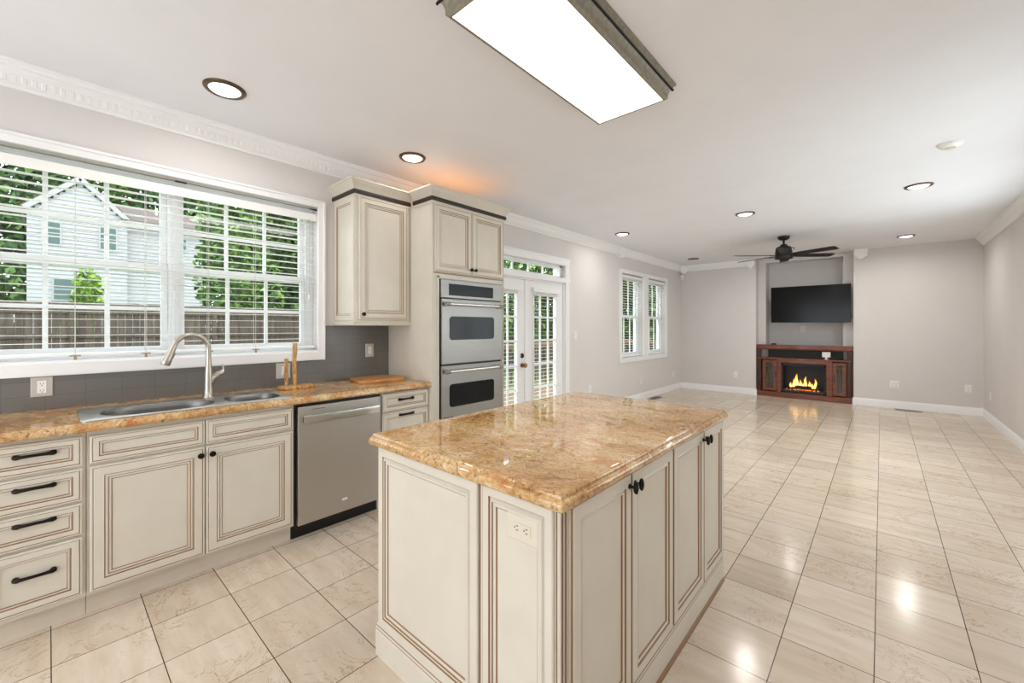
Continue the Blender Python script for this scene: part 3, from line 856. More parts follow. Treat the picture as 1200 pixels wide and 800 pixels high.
# faucet
t = thing('faucet', (0.235, 0.665, CT + 0.007), 'brushed nickel gooseneck pull-down faucet behind the sink', 'faucet')
fx, fy, fz = 0.235, 0.665, CT + 0.0065
m = MB(); m.lathe((fx, fy, fz), [(0.031, 0), (0.031, 0.004), (0.026, 0.010), (0.023, 0.06), (0.0215, 0.12), (0.019, 0.17), (0.016, 0.20), (0.015, 0.24)], 24); m.build('body', 'nickel', t, smooth=60)
path = [(fx, fy, fz + 0.22)]
cx, cz, rr = fy - 0.088, fz + 0.30, 0.088
for k in range(0, 15):
    a = R(-4 + 168 * k / 14)
    path.append((fx + 0.02 * k / 14, cx + rr * math.cos(a), cz + rr * math.sin(a)))
m = MB(); m.tube(path, 0.0142, 14); m.build('spout', 'nickel', t, smooth=60)
e = Vector(path[-1]); d = (e - Vector(path[-2])).normalized()
hp = [e - d * 0.004, e + d * 0.012, e + d * 0.035, e + d * 0.085, e + d * 0.112, e + d * 0.116]
m = MB(); m.tube(hp, [0.0150, 0.0165, 0.0185, 0.0235, 0.0250, 0.0225], 18); sh = m.build('spray_head', 'nickel', t, smooth=50)
pb = e + d * 0.065 + Vector((0.0, 0.020, 0.004))
MB().obox(pb, ((1, 0, 0), d, Vector((1, 0, 0)).cross(d)), (0.007, 0.017, 0.006)).build('spray_button', 'rod', sh, bevel=0.002)
m = MB(); m.tube([(fx, fy + 0.010, fz + 0.085), (fx, fy + 0.028, fz + 0.118), (fx, fy + 0.052, fz + 0.140), (fx, fy + 0.072, fz + 0.150), (fx, fy + 0.080, fz + 0.165)], [0.019, 0.0195, 0.018, 0.015, 0.009], 14); m.build('handle_arm', 'nickel', t, smooth=60)
m = MB(); m.tube([(fx + 0.002, fy + 0.076, fz + 0.150), (fx + 0.004, fy + 0.078, fz + 0.175), (fx + 0.006, fy + 0.070, fz + 0.200)], [0.008, 0.006, 0.0045], 10); m.build('lever', 'nickel', t, smooth=60)

# paper towel holder
t = thing('paper_towel_holder', (0.20, 1.20, CT), 'rustic wooden paper towel holder with two bare upright posts', 'paper towel holder')
m = MB()
lp = []
for k in range(28):
    a = 2 * PI * k / 28
    rx, ry = 0.075, 0.118
    w = 1 + 0.07 * math.sin(3 * a + 0.6) + 0.05 * math.sin(7 * a)
    ca, sa = math.cos(a), math.sin(a)
    lp.append((0.200 + rx * w * math.copysign(abs(ca) ** 0.6, ca), 1.205 + ry * w * math.copysign(abs(sa) ** 0.6, sa)))
cx0, cy0 = 0.200, 1.205
m.loft([[(cx0 + (x - cx0) * s_, cy0 + (y - cy0) * s_, CT + h) for x, y in lp] for s_, h in ((0.96, 0.0003), (1.0, 0.006), (0.985, 0.016), (0.95, 0.022))])
m.build('base', 'holder_wood', t, smooth=40)
def branch(x, y, z1, r):
    p, q = [], []
    for k in range(9):
        s_ = k / 8
        p.append((x + 0.0018 * math.sin(9 * s_), y + 0.0022 * math.sin(7 * s_ + 1), CT + 0.020 + (z1 - CT - 0.02) * s_)); q.append(r * (1 + 0.07 * math.sin(13 * s_ + x * 50)))
    return MB().tube(p, q, 12)
branch(0.185, 1.135, 1.135, 0.0125).build('short_post', 'holder_wood', t, smooth=50)
branch(0.190, 1.190, 1.245, 0.0150).build('tall_post', 'holder_wood', t, smooth=50)

# cutting board
m = MB()
lo = [(0.085, 1.66), (0.34, 1.60), (0.385, 1.64), (0.42, 1.93), (0.385, 2.005), (0.33, 2.02), (0.10, 1.99), (0.07, 1.95)]
m.loft([[(x, y, CT + 0.0004) for x, y in lo], [(x, y, CT + 0.024) for x, y in lo]])
tag(m.build('cutting_board', 'board_wood', bevel=0.005, loc=(0.25, 1.82, CT)), 'thick wooden cutting board lying on the counter beside the oven cabinet', 'cutting board')

# ------------------------------------------------------------------ upper cabinet and oven tower
ROPE = [(0.0, 2.392), (0.014, 2.392), (0.017, 2.400), (0.017, 2.416), (0.014, 2.424), (0.0, 2.424)]
CCR = [(0.0, 2.424), (0.010, 2.424), (0.014, 2.434), (0.030, 2.458), (0.046, 2.474), (0.050, 2.484), (0.056, 2.486), (0.056, 2.500), (0.0, 2.500)]
FRZ = [(0.0, 2.372), (0.006, 2.372), (0.008, 2.380), (0.006, 2.392), (0.0, 2.392)]
def cab_crown(root, path, side):
    m = MB(); m.sweep(CCR, path, 0, side); m.sweep(FRZ, path, 0, side); m.build('crown', 'cream', root, smooth=30)
    m = MB(); m.sweep(ROPE, path, 0, side); m.build('rope_moulding', 'rope', root, smooth=30)
t = thing('wall_cabinet', (0.17, 1.81, 1.375), 'cream single-door wall cabinet between the sink window and the oven tower', 'cabinet')
UY0, UY1, UX = 1.560, 2.066, 0.345
m = MB(); m.box(0.0, UX, UY0 + 0.008, UY1, 1.395, 2.395); m.build('cabinet_box', 'cream', t, bevel=0.001)
m = MB(); m.sweep([(0, 1.374), (0.010, 1.374), (0.014, 1.384), (0.008, 1.392), (0.012, 1.402), (0.004, 1.410), (0, 1.410)], [(0.0, UY0 + 0.008), (UX, UY0 + 0.008), (UX, UY1)], 0, 1)
m.box(0.0, UX, UY0 + 0.008, UY1, 1.3745, 1.395); m.build('light_rail', 'cream', t, smooth=30)
front_y('side_panel', t, UY0 + 0.008, 0.02, UX - 0.004, 1.412, 2.372, [(0, 0.004, 0), (0.003, 0.008, 0), (0.040, 0.008, 1), (0.043, 0.004, 0), (0.052, 0.006, 1), (0.055, 0.002, 0), (0.06, 0.002, 0)])
d = front_x('door', t, UX, 1.600, 2.036, 1.424, 2.376, doorprof(0.044)); knob(d, UX + T, 1.624, 1.462)
cab_crown(t, [(0.0, UY0 + 0.008), (UX + 0.004, UY0 + 0.008), (UX + 0.004, UY1)], 1)

t = thing('oven_cabinet', (0.33, 2.5, 0), 'tall cream cabinet tower holding the double wall oven', 'cabinet')
TX, TY0, TY1 = 0.648, 2.070, 2.925
OZ0, OZ1, OY0, OY1 = 0.40, 1.758, 2.150, 2.880
m = MB()
m.box(0.002, TX, TY0, TY0 + 0.02, 0.10, 2.40); m.box(0.002, TX, TY1 - 0.02, TY1, 0.10, 2.40); m.box(0.002, 0.02, TY0 + 0.02, TY1 - 0.02, 0.10, 2.40)
m.box(0.02, TX, TY0 + 0.02, TY1 - 0.02, 1.80, 2.40); m.box(0.02, TX, TY0 + 0.02, TY1 - 0.02, 0.10, 0.38)
m.box(TX - 0.03, TX, TY0 + 0.02, OY0 - 0.004, 0.38, 1.80); m.box(TX - 0.03, TX, OY1 + 0.004, TY1 - 0.02, 0.38, 1.80)
m.box(TX - 0.03, TX, OY0 - 0.004, OY1 + 0.004, OZ1 + 0.003, 1.80); m.box(TX - 0.03, TX, OY0 - 0.004, OY1 + 0.004, 0.38, OZ0 - 0.003)
m.build('cabinet_box', 'cream', t)
MB().box(0.002, 0.60, TY0, TY1, 0.0, 0.10).build('toe_kick', 'taupe', t)
m = MB(); m.box(TX, TX + 0.007, TY0 + 0.002, TY0 + 0.012, 0.105, 2.37); m.box(TX, TX + 0.007, TY1 - 0.012, TY1 - 0.002, 0.105, 2.37)
m.box(TX - 0.001, TX + 0.006, OY0 - 0.030, OY0 - 0.006, 0.38, 1.790); m.box(TX - 0.001, TX + 0.006, OY1 + 0.006, OY1 + 0.020, 0.38, 1.790); m.box(TX - 0.001, TX + 0.006, OY0 - 0.03, OY1 + 0.02, 1.766, 1.790)
m.build('face_moulding', 'cream', t, bevel=0.003)
d = front_x('door', t, TX, 2.090, 2.4965, 1.818, 2.370, doorprof(0.042)); knob(d, TX + T, 2.474, 1.862)
d = front_x('door', t, TX, 2.5015, 2.908, 1.818, 2.370, doorprof(0.042)); knob(d, TX + T, 2.524, 1.862)
front_x('drawer', t, TX, 2.090, 2.908, 0.12, 0.37, drawerprof(0.04))
MB().box(TX, TX + 0.005, 2.075, 2.92, 1.804, 1.810).build('glaze_line', 'glaze', t)
cab_crown(t, [(UX + 0.062, TY0), (TX + 0.004, TY0), (TX + 0.004, TY1), (0.09, TY1)], 1)

# double wall oven
t = thing('double_wall_oven', (0.4, 2.515, OZ0), 'stainless steel double wall oven built into the cream tower', 'oven')
MB().box(0.05, 0.655, OY0 + 0.01, OY1 - 0.01, OZ0 + 0.005, OZ1 - 0.005).build('oven_body', 'black', t)
m = MB(); m.box(0.655, 0.668, OY0, OY1, 1.606, OZ1); m.build('control_panel', 'steel', t, bevel=0.003)
MB().box(0.6675, 0.670, 2.232, 2.760, 1.628, 1.726).build('display', 'display', t, bevel=0.001)
def oven_door(z0, z1, zw0, zw1, zh):
    m = MB(); m.box(0.656, 0.676, OY0 + 0.002, OY1 - 0.002, z0, z1); d = m.build('oven_door', 'steel', t, bevel=0.004)
    lp = lambda x, i: [(x, p[0], p[1]) for p in rrect(2.232, 2.765, zw0, zw1, 0.03, 0, 6, ins=i)]
    m = MB(); m.loft([lp(0.6755, 0), lp(0.6785, 0.001), lp(0.6785, 0.006)]); m.build('window', 'ovenglass', d)
    m = MB(); m.tube([(0.708, OY0 + 0.025, zh), (0.708, OY1 - 0.035, zh)], 0.0125, 14)
    for yy in (OY0 + 0.045, OY1 - 0.06):
        m.tube([(0.674, yy, zh), (0.708, yy, zh)], 0.010, 10)
    h = m.build('handle', 'steel_bright', d, smooth=50)
    MB().tube([(0.708, OY0 + 0.018, zh), (0.708, OY0 + 0.058, zh)], 0.0185, 14).build('handle_cap', 'gray_frame', h, smooth=50)
    MB().tube([(0.708, OY1 - 0.075, zh), (0.708, OY1 - 0.035, zh)], 0.0185, 14).build('handle_cap', 'gray_frame', h, smooth=50)
oven_door(1.052, 1.598, 1.252, 1.452, 1.553)
oven_door(0.404, 1.038, 0.688, 0.882, 0.992)
MB().box(0.6755, 0.6778, 2.175, 2.275, 0.600, 0.612).build('badge', 'black', t)

# ------------------------------------------------------------------ island
IX0, IX1, IY0, IY1 = 1.806, 2.722, 0.918, 2.420
t = thing('kitchen_island', (2.26, 1.68, 0), 'cream panelled kitchen island with glazed mouldings and four doors', 'kitchen island')
IT = 0.872
m = MB(); m.box(IX0, IX1, IY0, IY1, 0.0, IT)
m.box(2.4125, 2.4155, IY0 - 0.003, IY0, 0.134, 0.868, 1)
m.box(2.4265, 2.4295, IY0 - 0.003, IY0, 0.134, 0.868, 1)
m.box(IX0 + 0.003, IX0 + 0.006, IY0 - 0.003, IY0, 0.134, 0.868, 1)
m.box(IX1 - 0.010, IX1 - 0.007, IY0 - 0.003, IY0, 0.134, 0.868, 1)
m.box(IX1, IX1 + 0.003, IY0 + 0.010, IY0 + 0.013, 0.134, 0.868, 1)
m.box(IX1, IX1 + 0.003, IY0 + 0.026, IY0 + 0.029, 0.134, 0.868, 1)
m.build('cabinet_box', ['cream', 'glaze'], t)
PATH = [(IX0, IY0), (IX1, IY0), (IX1, IY1), (IX0, IY1)]
BASEP = [(0, 0), (0.010, 0), (0.010, 0.098), (0.008, 0.106), (0.0075, 0.109), (0.0085, 0.111), (0.0075, 0.120), (0.006, 0.123), (0.0062, 0.1265), (0.003, 0.131), (0, 0.131)]
m = MB(); m.sweep(BASEP, PATH, [0, 0, 0, 1, 0, 0, 1, 0, 0, 0, 0], 1, closed=True)
m.build('base_moulding', ['cream', 'glaze'], t)
m = MB(); m.sweep([(0.008, 0.0), (0.020, 0.0), (0.018, 0.010), (0.010, 0.014), (0.008, 0.014)], [(IX1, IY0), (IX1, IY1)], 0, 1); m.build('shoe_moulding', 'glaze', t, smooth=40)
def islprof(st, dbl=True):
    g = 0.0038
    p = [(0.0, 0.006, 0), (0.003, 0.010, 0), (st, 0.010, 1), (st + g, 0.005, 0), (st + 0.010, 0.011, 0)]
    if dbl: p += [(st + 0.014, 0.010, 1), (st + 0.014 + g * 0.8, 0.006, 0), (st + 0.024, 0.007, 0), (st + 0.028, 0.005, 1), (st + 0.028 + g, 0.0012, 0), (st + 0.036 + g, 0.0012, 0)]
    else: p += [(st + 0.016, 0.004, 1), (st + 0.016 + g, 0.0012, 0), (st + 0.022 + g, 0.0012, 0)]
    return p
front_y('end_panel', t, IY0, IX0 + 0.010, 2.410, 0.134, 0.866, islprof(0.034))
front_y('end_panel', t, IY0, 2.432, 2.706, 0.134, 0.866, islprof(0.028))
# corner bead
m = MB(); m.tube([(IX1 - 0.001, IY0 + 0.001, 0.131), (IX1 - 0.001, IY0 + 0.001, IT)], 0.006, 10); m.build('corner_bead', 'cream', t, smooth=50)
T0 = T
def isl_door(y0, y1, ky):
    g = 0.0038
    prof = [(0.0, 0.008, 1), (0.003, 0.014, 0), (0.006, 0.016, 0), (0.040, 0.016, 1), (0.040 + g, 0.010, 0), (0.050, 0.014, 0), (0.056, 0.011, 1), (0.056 + g, 0.006, 0), (0.066, 0.006, 0)]
    d = front_x('door', t, IX1, y0, y1, 0.136, 0.864, prof)
    oval_knob(d, IX1 + 0.016, ky, 0.826)
isl_door(0.960, 1.318, 1.300); isl_door(1.324, 1.694, 1.342)
isl_door(1.706, 2.086, 2.068); isl_door(2.092, 2.414, 2.112)

m = MB()
CX0, CX1, CY0, CY1 = 1.772, 2.756, 0.884, 2.435
lv = [(0.010, IT + 0.0005), (0.003, IT + 0.004), (0.0, IT + 0.011), (0.0, IT + 0.020), (0.003, IT + 0.027), (0.008, IT + 0.031), (0.0135, IT + 0.0325), (0.014, IT + 0.038), (0.016, IT + 0.043), (0.0195, IT + 0.0455), (0.021, IT + 0.046), (0.028, IT + 0.046), (0.05, IT + 0.046)]
m.loft([rrect(CX0, CX1, CY0, CY1, 0.014, z, 6, ins=i) for i, z in lv])
tag(m.build('island_countertop', 'granite', smooth=35, loc=(2.26, 1.68, IT)), 'polished gold granite slab on top of the kitchen island', 'countertop')

# outlets and switches ------------------------------------------------------
def plate(kind, axis, p, label, w=0.072, h=0.116, mt='white', inner='white', group=None, horiz=False, gangs=1, depth=0.006):
    """axis: 'x+' plate on a wall facing +X, 'y-' facing -Y ; p centre on the wall plane"""
    t = thing('outlet' if kind == 'outlet' else 'light_switch', p, label, 'outlet' if kind == 'outlet' else 'switch', group)
    P = Vector(p)
    if axis == 'x+': u, n = Vector((0, 1, 0)), Vector((1, 0, 0))
    elif axis == 'y-': u, n = Vector((1, 0, 0)), Vector((0, -1, 0))
    else: u, n = Vector((0, -1, 0)), Vector((-1, 0, 0))
    v = Vector((0, 0, 1))
    if horiz: u, v = v, u
    m = MB(); m.panel(P - u * (w / 2) - v * (h / 2), u, v, n, w, h, [(0, depth * 0.5, 0), (0.003, depth, 0), (0.006, depth, 0)], -0.0004); m.build('cover_plate', mt, t)
    for g in range(gangs):
        c = P + u * ((g - (gangs - 1) / 2) * 0.046)
        if kind == 'switch':
            m = MB(); m.panel(c - u * 0.0165 - v * 0.033 , u, v, n, 0.033, 0.066, [(0, depth + 0.001, 0), (0.002, depth + 0.004, 0), (0.004, depth + 0.003, 0)], depth - 0.001); m.build('rocker', inner, t)
        else:
            m = MB(); m.panel(c - u * 0.0165 - v * 0.033, u, v, n, 0.033, 0.066, [(0, depth, 0), (0.001, depth + 0.002, 0), (0.003, depth + 0.002, 0)], depth - 0.001)
            for sgn in (-1, 1):
                cc = c + v * (0.018 * sgn) + n * (depth + 0.002)
                m.obox(cc - u * 0.006, (u, v, n), (0.0012, 0.004, 0.0006), 1); m.obox(cc + u * 0.006, (u, v, n), (0.0012, 0.004, 0.0006), 1); m.obox(cc - v * 0.009, (u, v, n), (0.002, 0.002, 0.0006), 1)
            m.build('receptacle', [inner, 'slot'], t)
    return t
STEELP = 'nickel_plate'
M[STEELP] = mat('nickel_plate', (198, 194, 188), 0.4, 0.4)
plate('outlet', 'x+', (0.0125, -0.024, 1.041), 'outlet in a steel plate on the grey backsplash left of the sink', 0.080, 0.106, STEELP, 'white')
plate('switch', 'x+', (0.0125, 1.176, 1.034), 'light switch in a steel plate behind the wooden towel holder', 0.098, 0.116, STEELP, 'white')
plate('switch', 'x+', (0.0125, 1.879, 1.158), 'light switch in a steel plate above the cutting board', 0.076, 0.116, STEELP, 'white')
plate('outlet', 'y-', (2.596, IY0 - 0.0016, 0.776), 'ivory outlet on the narrow end panel of the island', 0.076, 0.118, 'ivory', 'ivory', horiz=True)
plate('switch', 'x+', (0.0, 5.17, 1.24), 'white wall switch right of the glazed doors', 0.075, 0.116)
plate('outlet', 'x+', (0.0, 7.40, 0.345), 'white outlet low on the wall below the far twin window', 0.072, 0.116)
plate('outlet', 'x+', (0.0, 9.02, 0.35), 'white outlet low on the window wall beside the far corner', 0.072, 0.116)
plate('outlet', 'x+', (0.0, 5.58, 0.40), 'white outlet low on the wall between doors and twin window', 0.072, 0.116)
plate('outlet', 'y-', (1.115, YF, 0.385), 'white outlet on the far wall left of the fireplace', 0.075, 0.118)
plate('outlet', 'y-', (3.53, YF, 0.40), 'white double outlet on the far wall right of the fireplace', 0.116, 0.118, gangs=2)
plate('outlet', 'y-', (4.37, YF, 0.41), 'white outlet on the far wall beside the right corner', 0.075, 0.118)
plate('outlet', 'y-', (2.20, Y2, 1.33), 'white outlet in the niche right below the television', 0.085, 0.12)
plate('outlet', 'x-', (XR, 8.95, 0.38), 'white outlet low on the right wall near the corner', 0.075, 0.118)

# ------------------------------------------------------------------ ceiling things
HC = H
def can_light(x, y, label, on=True):
    t = thing('recessed_light', (x, y, HC), label, 'ceiling light', 'recessed ceiling lights')
    m = MB(); m.lathe((x, y, HC), [(0.104, 0.0005), (0.104, -0.005), (0.098, -0.012), (0.084, -0.014), (0.078, -0.010), (0.078, 0.0005)], 36, cap0=False, cap1=False); m.build('trim_ring', 'brown_metal', t, smooth=50)
    m = MB(); m.lathe((x, y, HC), [(0.079, -0.006), (0.070, -0.014), (0.050, -0.021), (0.025, -0.025), (0.001, -0.026)], 36, cap0=False); m.build('lens', 'lens' if on else 'lens_off', t, smooth=60)
    if on:
        l = bpy.data.lights.new('can_lamp', 'AREA'); l.shape = 'DISK'; l.size = 0.15; l.energy = CAN_W * ((2.1 if x > 1 else 1.2) if y > 4 else (0.3 if 1.5 < y < 2.5 else 1.0)); l.color = (1.0, 0.96, 0.91); l.spread = R(170)
        lo_ = bpy.data.objects.new('can_lamp', l); lo_.location = (0, 0, -0.028); lo_.parent = t; col.objects.link(lo_)
    return t
can_light(0.575, 0.67, 'lit recessed light above the kitchen sink window')
can_light(0.570, 1.94, 'lit recessed light in front of the cream wall cabinet')
can_light(0.555, 5.56, 'lit recessed light near the crown block of the window wall')
can_light(2.150, 5.56, 'lit recessed light in the middle of the living room ceiling')
can_light(3.635, 5.57, 'lit recessed light nearest to the smoke detector')
can_light(3.640, 8.50, 'lit recessed light near the far wall right of the niche')
can_light(2.160, 8.50, 'lit recessed light half hidden behind the ceiling fan')
can_light(0.580, 8.53, 'unlit dark recessed light near the far left corner', False)
for x, y in ((3.64, 0.67), (3.64, -1.3), (0.575, -1.3), (2.15, -1.3)):  # extra ceiling lights out of view, added to lift the kitchen light
    can_light(x, y, 'unseen recessed light added behind the viewpoint to brighten the kitchen')

# fluorescent box fixture
t = thing('ceiling_light_fixture', (2.262, 1.68, H), 'large rectangular fluorescent ceiling light with a pewter carved frame', 'ceiling light')
GX0, GX1, GY0, GY1 = 2.008, 2.514, 1.044, 2.335
FP = [(0.0, H - 0.0005), (0.0, H - 0.012), (0.010, H - 0.016), (0.014, H - 0.032), (0.020, H - 0.036), (0.030, H - 0.052), (0.034, H - 0.072), (0.034, H - 0.088), (0.046, H - 0.096), (0.054, H - 0.094), (0.054, H - 0.0005)]
m = MB(); m.sweep([(-o, z) for o, z in FP], [(GX0, GY0), (GX1, GY0), (GX1, GY1), (GX0, GY1)], 0, 1, closed=True); m.build('frame', 'gray_frame', t, smooth=25)
def rope(p0, p1, n):
    m = MB(); p0, p1 = Vector(p0), Vector(p1); d = (p1 - p0) / n
    u = d.normalized(); side = Vector((u.y, -u.x, 0))
    for k in range(n):
        c = p0 + d * (k + 0.5)
        m.obox(c, ((u * 0.8 + Vector((0, 0, 0.6))), side, (Vector((0, 0, 0.8)) - u * 0.6)), (d.length * 0.62, 0.004, d.length * 0.26))
    return m
zr = H - 0.034
m = rope((GX1 - 0.016, GY0, zr), (GX1 - 0.016, GY1, zr), 110); m2 = rope((GX0, GY0 + 0.016, zr), (GX1, GY0 + 0.016, zr), 44)
for f, mi in zip(m2.f, m2.m): m.f.append([k + len(m.v) for k in f]); m.m.append(mi)
m.v += m2.v
m.build('rope_carving', 'fan', t)
m = MB(); m.box(GX0 + 0.052, GX1 - 0.052, GY0 + 0.052, GY1 - 0.052, H - 0.094, H - 0.088); m.build('diffuser', 'diffuser', t)
l = bpy.data.lights.new('fixture_lamp', 'AREA'); l.shape = 'RECTANGLE'; l.size = 0.38; l.size_y = 1.16; l.energy = FIX_W; l.color = (1.0, 1.0, 1.0)
lo_ = bpy.data.objects.new('fixture_lamp', l); lo_.location = (0, 0.01, -0.0965); lo_.parent = t; col.objects.link(lo_)

# warm unseen lamp added behind the cabinet crown for the glow on the ceiling
l = bpy.data.lights.new('added_glow_lamp', 'AREA'); l.shape = 'RECTANGLE'; l.size = 0.22; l.size_y = 0.70; l.energy = 1.0; l.color = (1.0, 0.40, 0.09)
lo_ = bpy.data.objects.new('added_glow_lamp', l); lo_.location = (0.40, 2.50, 2.412); lo_.rotation_euler = (R(180), 0, 0); col.objects.link(lo_)

# smoke detector
t = thing('smoke_detector', (3.75, 4.45, H), 'round white smoke detector on the ceiling', 'smoke detector')
m = MB(); m.lathe((3.75, 4.45, H), [(0.068, 0.0005), (0.068, -0.010), (0.060, -0.022), (0.045, -0.032), (0.001, -0.034)], 30, cap0=False); m.build('housing', 'white', t, smooth=40)
MB().lathe((3.75, 4.45, H), [(0.030, -0.031), (0.030, -0.037), (0.001, -0.038)], 20, cap0=False).build('vent_cap', 'ivory', t, smooth=40)

# motion sensor in the far corner
t = thing('motion_sensor', (0.03, YF - 0.03, 2.46), 'small white motion sensor below the crown block in the far corner', 'sensor')
m = MB(); m.obox((0.042, YF - 0.042, 2.47), ((0.7071, 0.7071, 0), (0.7071, -0.7071, 0), (0, 0, 1)), (0.034, 0.026, 0.055)); m.build('case', 'white', t, bevel=0.008)
m = MB(); m.obox((0.062, YF - 0.062, 2.458), ((0.7071, 0.7071, 0), (0.7071, -0.7071, 0), (0, 0, 1)), (0.022, 0.003, 0.022)); m.build('sensor_window', 'ivory', t, bevel=0.002)
m = MB(); m.obox((0.016, YF - 0.016, 2.47), ((0.7071, 0.7071, 0), (0.7071, -0.7071, 0), (0, 0, 1)), (0.016, 0.022, 0.03)); m.build('bracket', 'white', t)

# ceiling fan
FXc, FYc = 2.276, 7.335
t = thing('ceiling_fan', (FXc, FYc, H), 'black ceiling fan with thin blades below the living room ceiling', 'ceiling fan')
m = MB(); m.lathe((FXc, FYc, H), [(0.078, 0.0005), (0.078, -0.018), (0.070, -0.040), (0.045, -0.056), (0.018, -0.058)], 28); m.build('canopy', 'fan', t, smooth=40)
m = MB(); m.tube([(FXc, FYc, H - 0.05), (FXc, FYc, H - 0.135)], 0.014, 12); m.build('downrod', 'fan', t, smooth=40)
m = MB(); m.lathe((FXc, FYc, H), [(0.03, -0.118), (0.046, -0.128), (0.052, -0.148), (0.092, -0.160), (0.104, -0.180), (0.112, -0.255), (0.118, -0.318), (0.112, -0.336), (0.06, -0.344)], 28); m.build('motor_housing', 'fan', t, smooth=35)
bz = 2.435
for k in range(6):
    a = R(97.8 + 60 * k)
    u = Vector((math.cos(a), math.sin(a), 0)); sd = Vector((-math.sin(a), math.cos(a), 0))
    pit = R(-11)
    ch = sd * math.cos(pit) + Vector((0, 0, 1)) * math.sin(pit); nn = u.cross(ch)
    m = MB(); c = Vector((FXc, FYc, bz))
    loops = []
    for r_, w in ((0.15, 0.045), (0.22, 0.055), (0.45, 0.062), (0.66, 0.066), (0.70, 0.050)):
        loops.append([c + u * r_ + ch * (w * s1) + nn * (0.004 * s2) for s1, s2 in ((-1, -1), (1, -1), (1, 1), (-1, 1))])
    m.loft(loops)
    bd = m.build('blade', 'fan', t)
    m = MB(); m.obox(c + u * 0.135 + nn * -0.006, (u, ch, nn), (0.065, 0.022, 0.004)); m.build('blade_arm', 'fan', bd, bevel=0.002)

# ------------------------------------------------------------------ television
t = thing('television', (2.34, 9.62, 1.8), 'large black flat television on the wall of the niche', 'television')
m = MB(); m.box(1.722, 2.958, 9.600, 9.640, 1.450, 2.148); m.build('housing', 'tvcase', t, bevel=0.004)
MB().box(1.728, 2.952, 9.5985, 9.602, 1.462, 2.142).build('screen', 'screen', t)
m = MB(); m.box(2.14, 2.54, 9.638, 9.66, 1.62, 1.98); m.box(2.30, 2.36, 9.66, Y2, 1.76, 1.82); m.box(2.2, 2.46, Y2 - 0.02, Y2, 1.66, 1.94); m.build('wall_mount', 'black', t, bevel=0.002)

# ------------------------------------------------------------------ fireplace media console
FY0, FY1 = 9.485, 9.725
t = thing('fireplace_console', (2.24, FY0, 0), 'cherry wood media console with an electric fireplace insert', 'fireplace')
X0, X1 = 1.488, 2.995
m = MB(); m.box(X0, X1, FY0 - 0.008, FY1, 0.0005, 0.100); m.build('plinth', 'cherry', t, bevel=0.006)
m = MB(); m.box(X0, X1, FY0 - 0.010, FY1, 0.940, 1.015); m.box(X0 + 0.01, X1 - 0.01, FY0 - 0.002, FY1, 0.925, 0.941); m.build('mantel_top', 'cherry', t, bevel=0.006)
for xa, xb in ((X0, X0 + 0.022), (X1 - 0.022, X1)):
    MB().box(xa, xb, FY0 + 0.012, FY1, 0.10, 0.925).build('side_panel', 'cherry_dark', t, bevel=0.002)
for xa in (X0 + 0.03, X1 - 0.085):
    m = MB()
    m.box(xa, xa + 0.055, FY0 + 0.004, FY0 + 0.05, 0.10, 0.925)
    for q in range(3): m.box(xa + 0.008 + q * 0.015, xa + 0.017 + q * 0.015, FY0 - 0.001, FY0 + 0.006, 0.13, 0.90)
    m.build('pilaster', 'cherry_dark', t, bevel=0.002)
m = MB(); m.box(X0 + 0.022, X1 - 0.022, FY0 - 0.004, FY1, 0.735, 0.765); m.build('shelf', 'cherry', t, bevel=0.004)
MB().box(1.655, 2.845, FY1 - 0.012, FY1, 0.765, 0.925).build('back_panel', 'firebox', t)
m = MB()
m.box(1.846, 1.912, FY0, FY0 + 0.03, 0.10, 0.735); m.box(2.612, 2.700, FY0, FY0 + 0.03, 0.10, 0.735); m.box(1.912, 2.612, FY0, FY0 + 0.03, 0.672, 0.735)
m.build('surround', 'cherry', t, bevel=0.003)
MB().box(X0 + 0.022, X1 - 0.022, FY1 - 0.01, FY1, 0.10, 0.735).build('back_board', 'cherry_dark', t)
def console_door(x0, x1, hx):
    z0, z1 = 0.118, 0.708
    m = MB(); sw = 0.052
    m.box(x0, x0 + sw, FY0 + 0.002, FY0 + 0.022, z0, z1); m.box(x1 - sw, x1, FY0 + 0.002, FY0 + 0.022, z0, z1)
    m.box(x0 + sw, x1 - sw, FY0 + 0.002, FY0 + 0.022, z0, z0 + 0.05); m.box(x0 + sw, x1 - sw, FY0 + 0.002, FY0 + 0.022, z1 - 0.045, z1)
    d = m.build('door', 'cherry', t, bevel=0.003)
    MB().box(x0 + sw - 0.004, x1 - sw + 0.004, FY0 + 0.010, FY0 + 0.014, z0 + 0.045, z1 - 0.04).build('glass_pane', 'cabglass', d)
    m = MB(); xm = (x0 + x1) / 2
    m.box(xm - 0.006, xm + 0.006, FY0 + 0.004, FY0 + 0.018, z0 + 0.05, z1 - 0.045)
    m.box(x0 + sw, x1 - sw, FY0 + 0.0045, FY0 + 0.0175, 0.585, 0.597)
    m.build('lattice', 'cherry_dark', d)
    m = MB(); m.tube([(hx, FY0 - 0.012, 0.37), (hx, FY0 - 0.014, 0.44), (hx, FY0 - 0.012, 0.50)], 0.006, 8)
    m.tube([(hx, FY0 + 0.004, 0.38), (hx, FY0 - 0.012, 0.38)], 0.005, 8); m.tube([(hx, FY0 + 0.004, 0.49), (hx, FY0 - 0.012, 0.49)], 0.005, 8)
    m.build('handle', 'bronze', d, smooth=50)
console_door(1.600, 1.842, 1.818)
console_door(2.704, 2.900, 2.728)
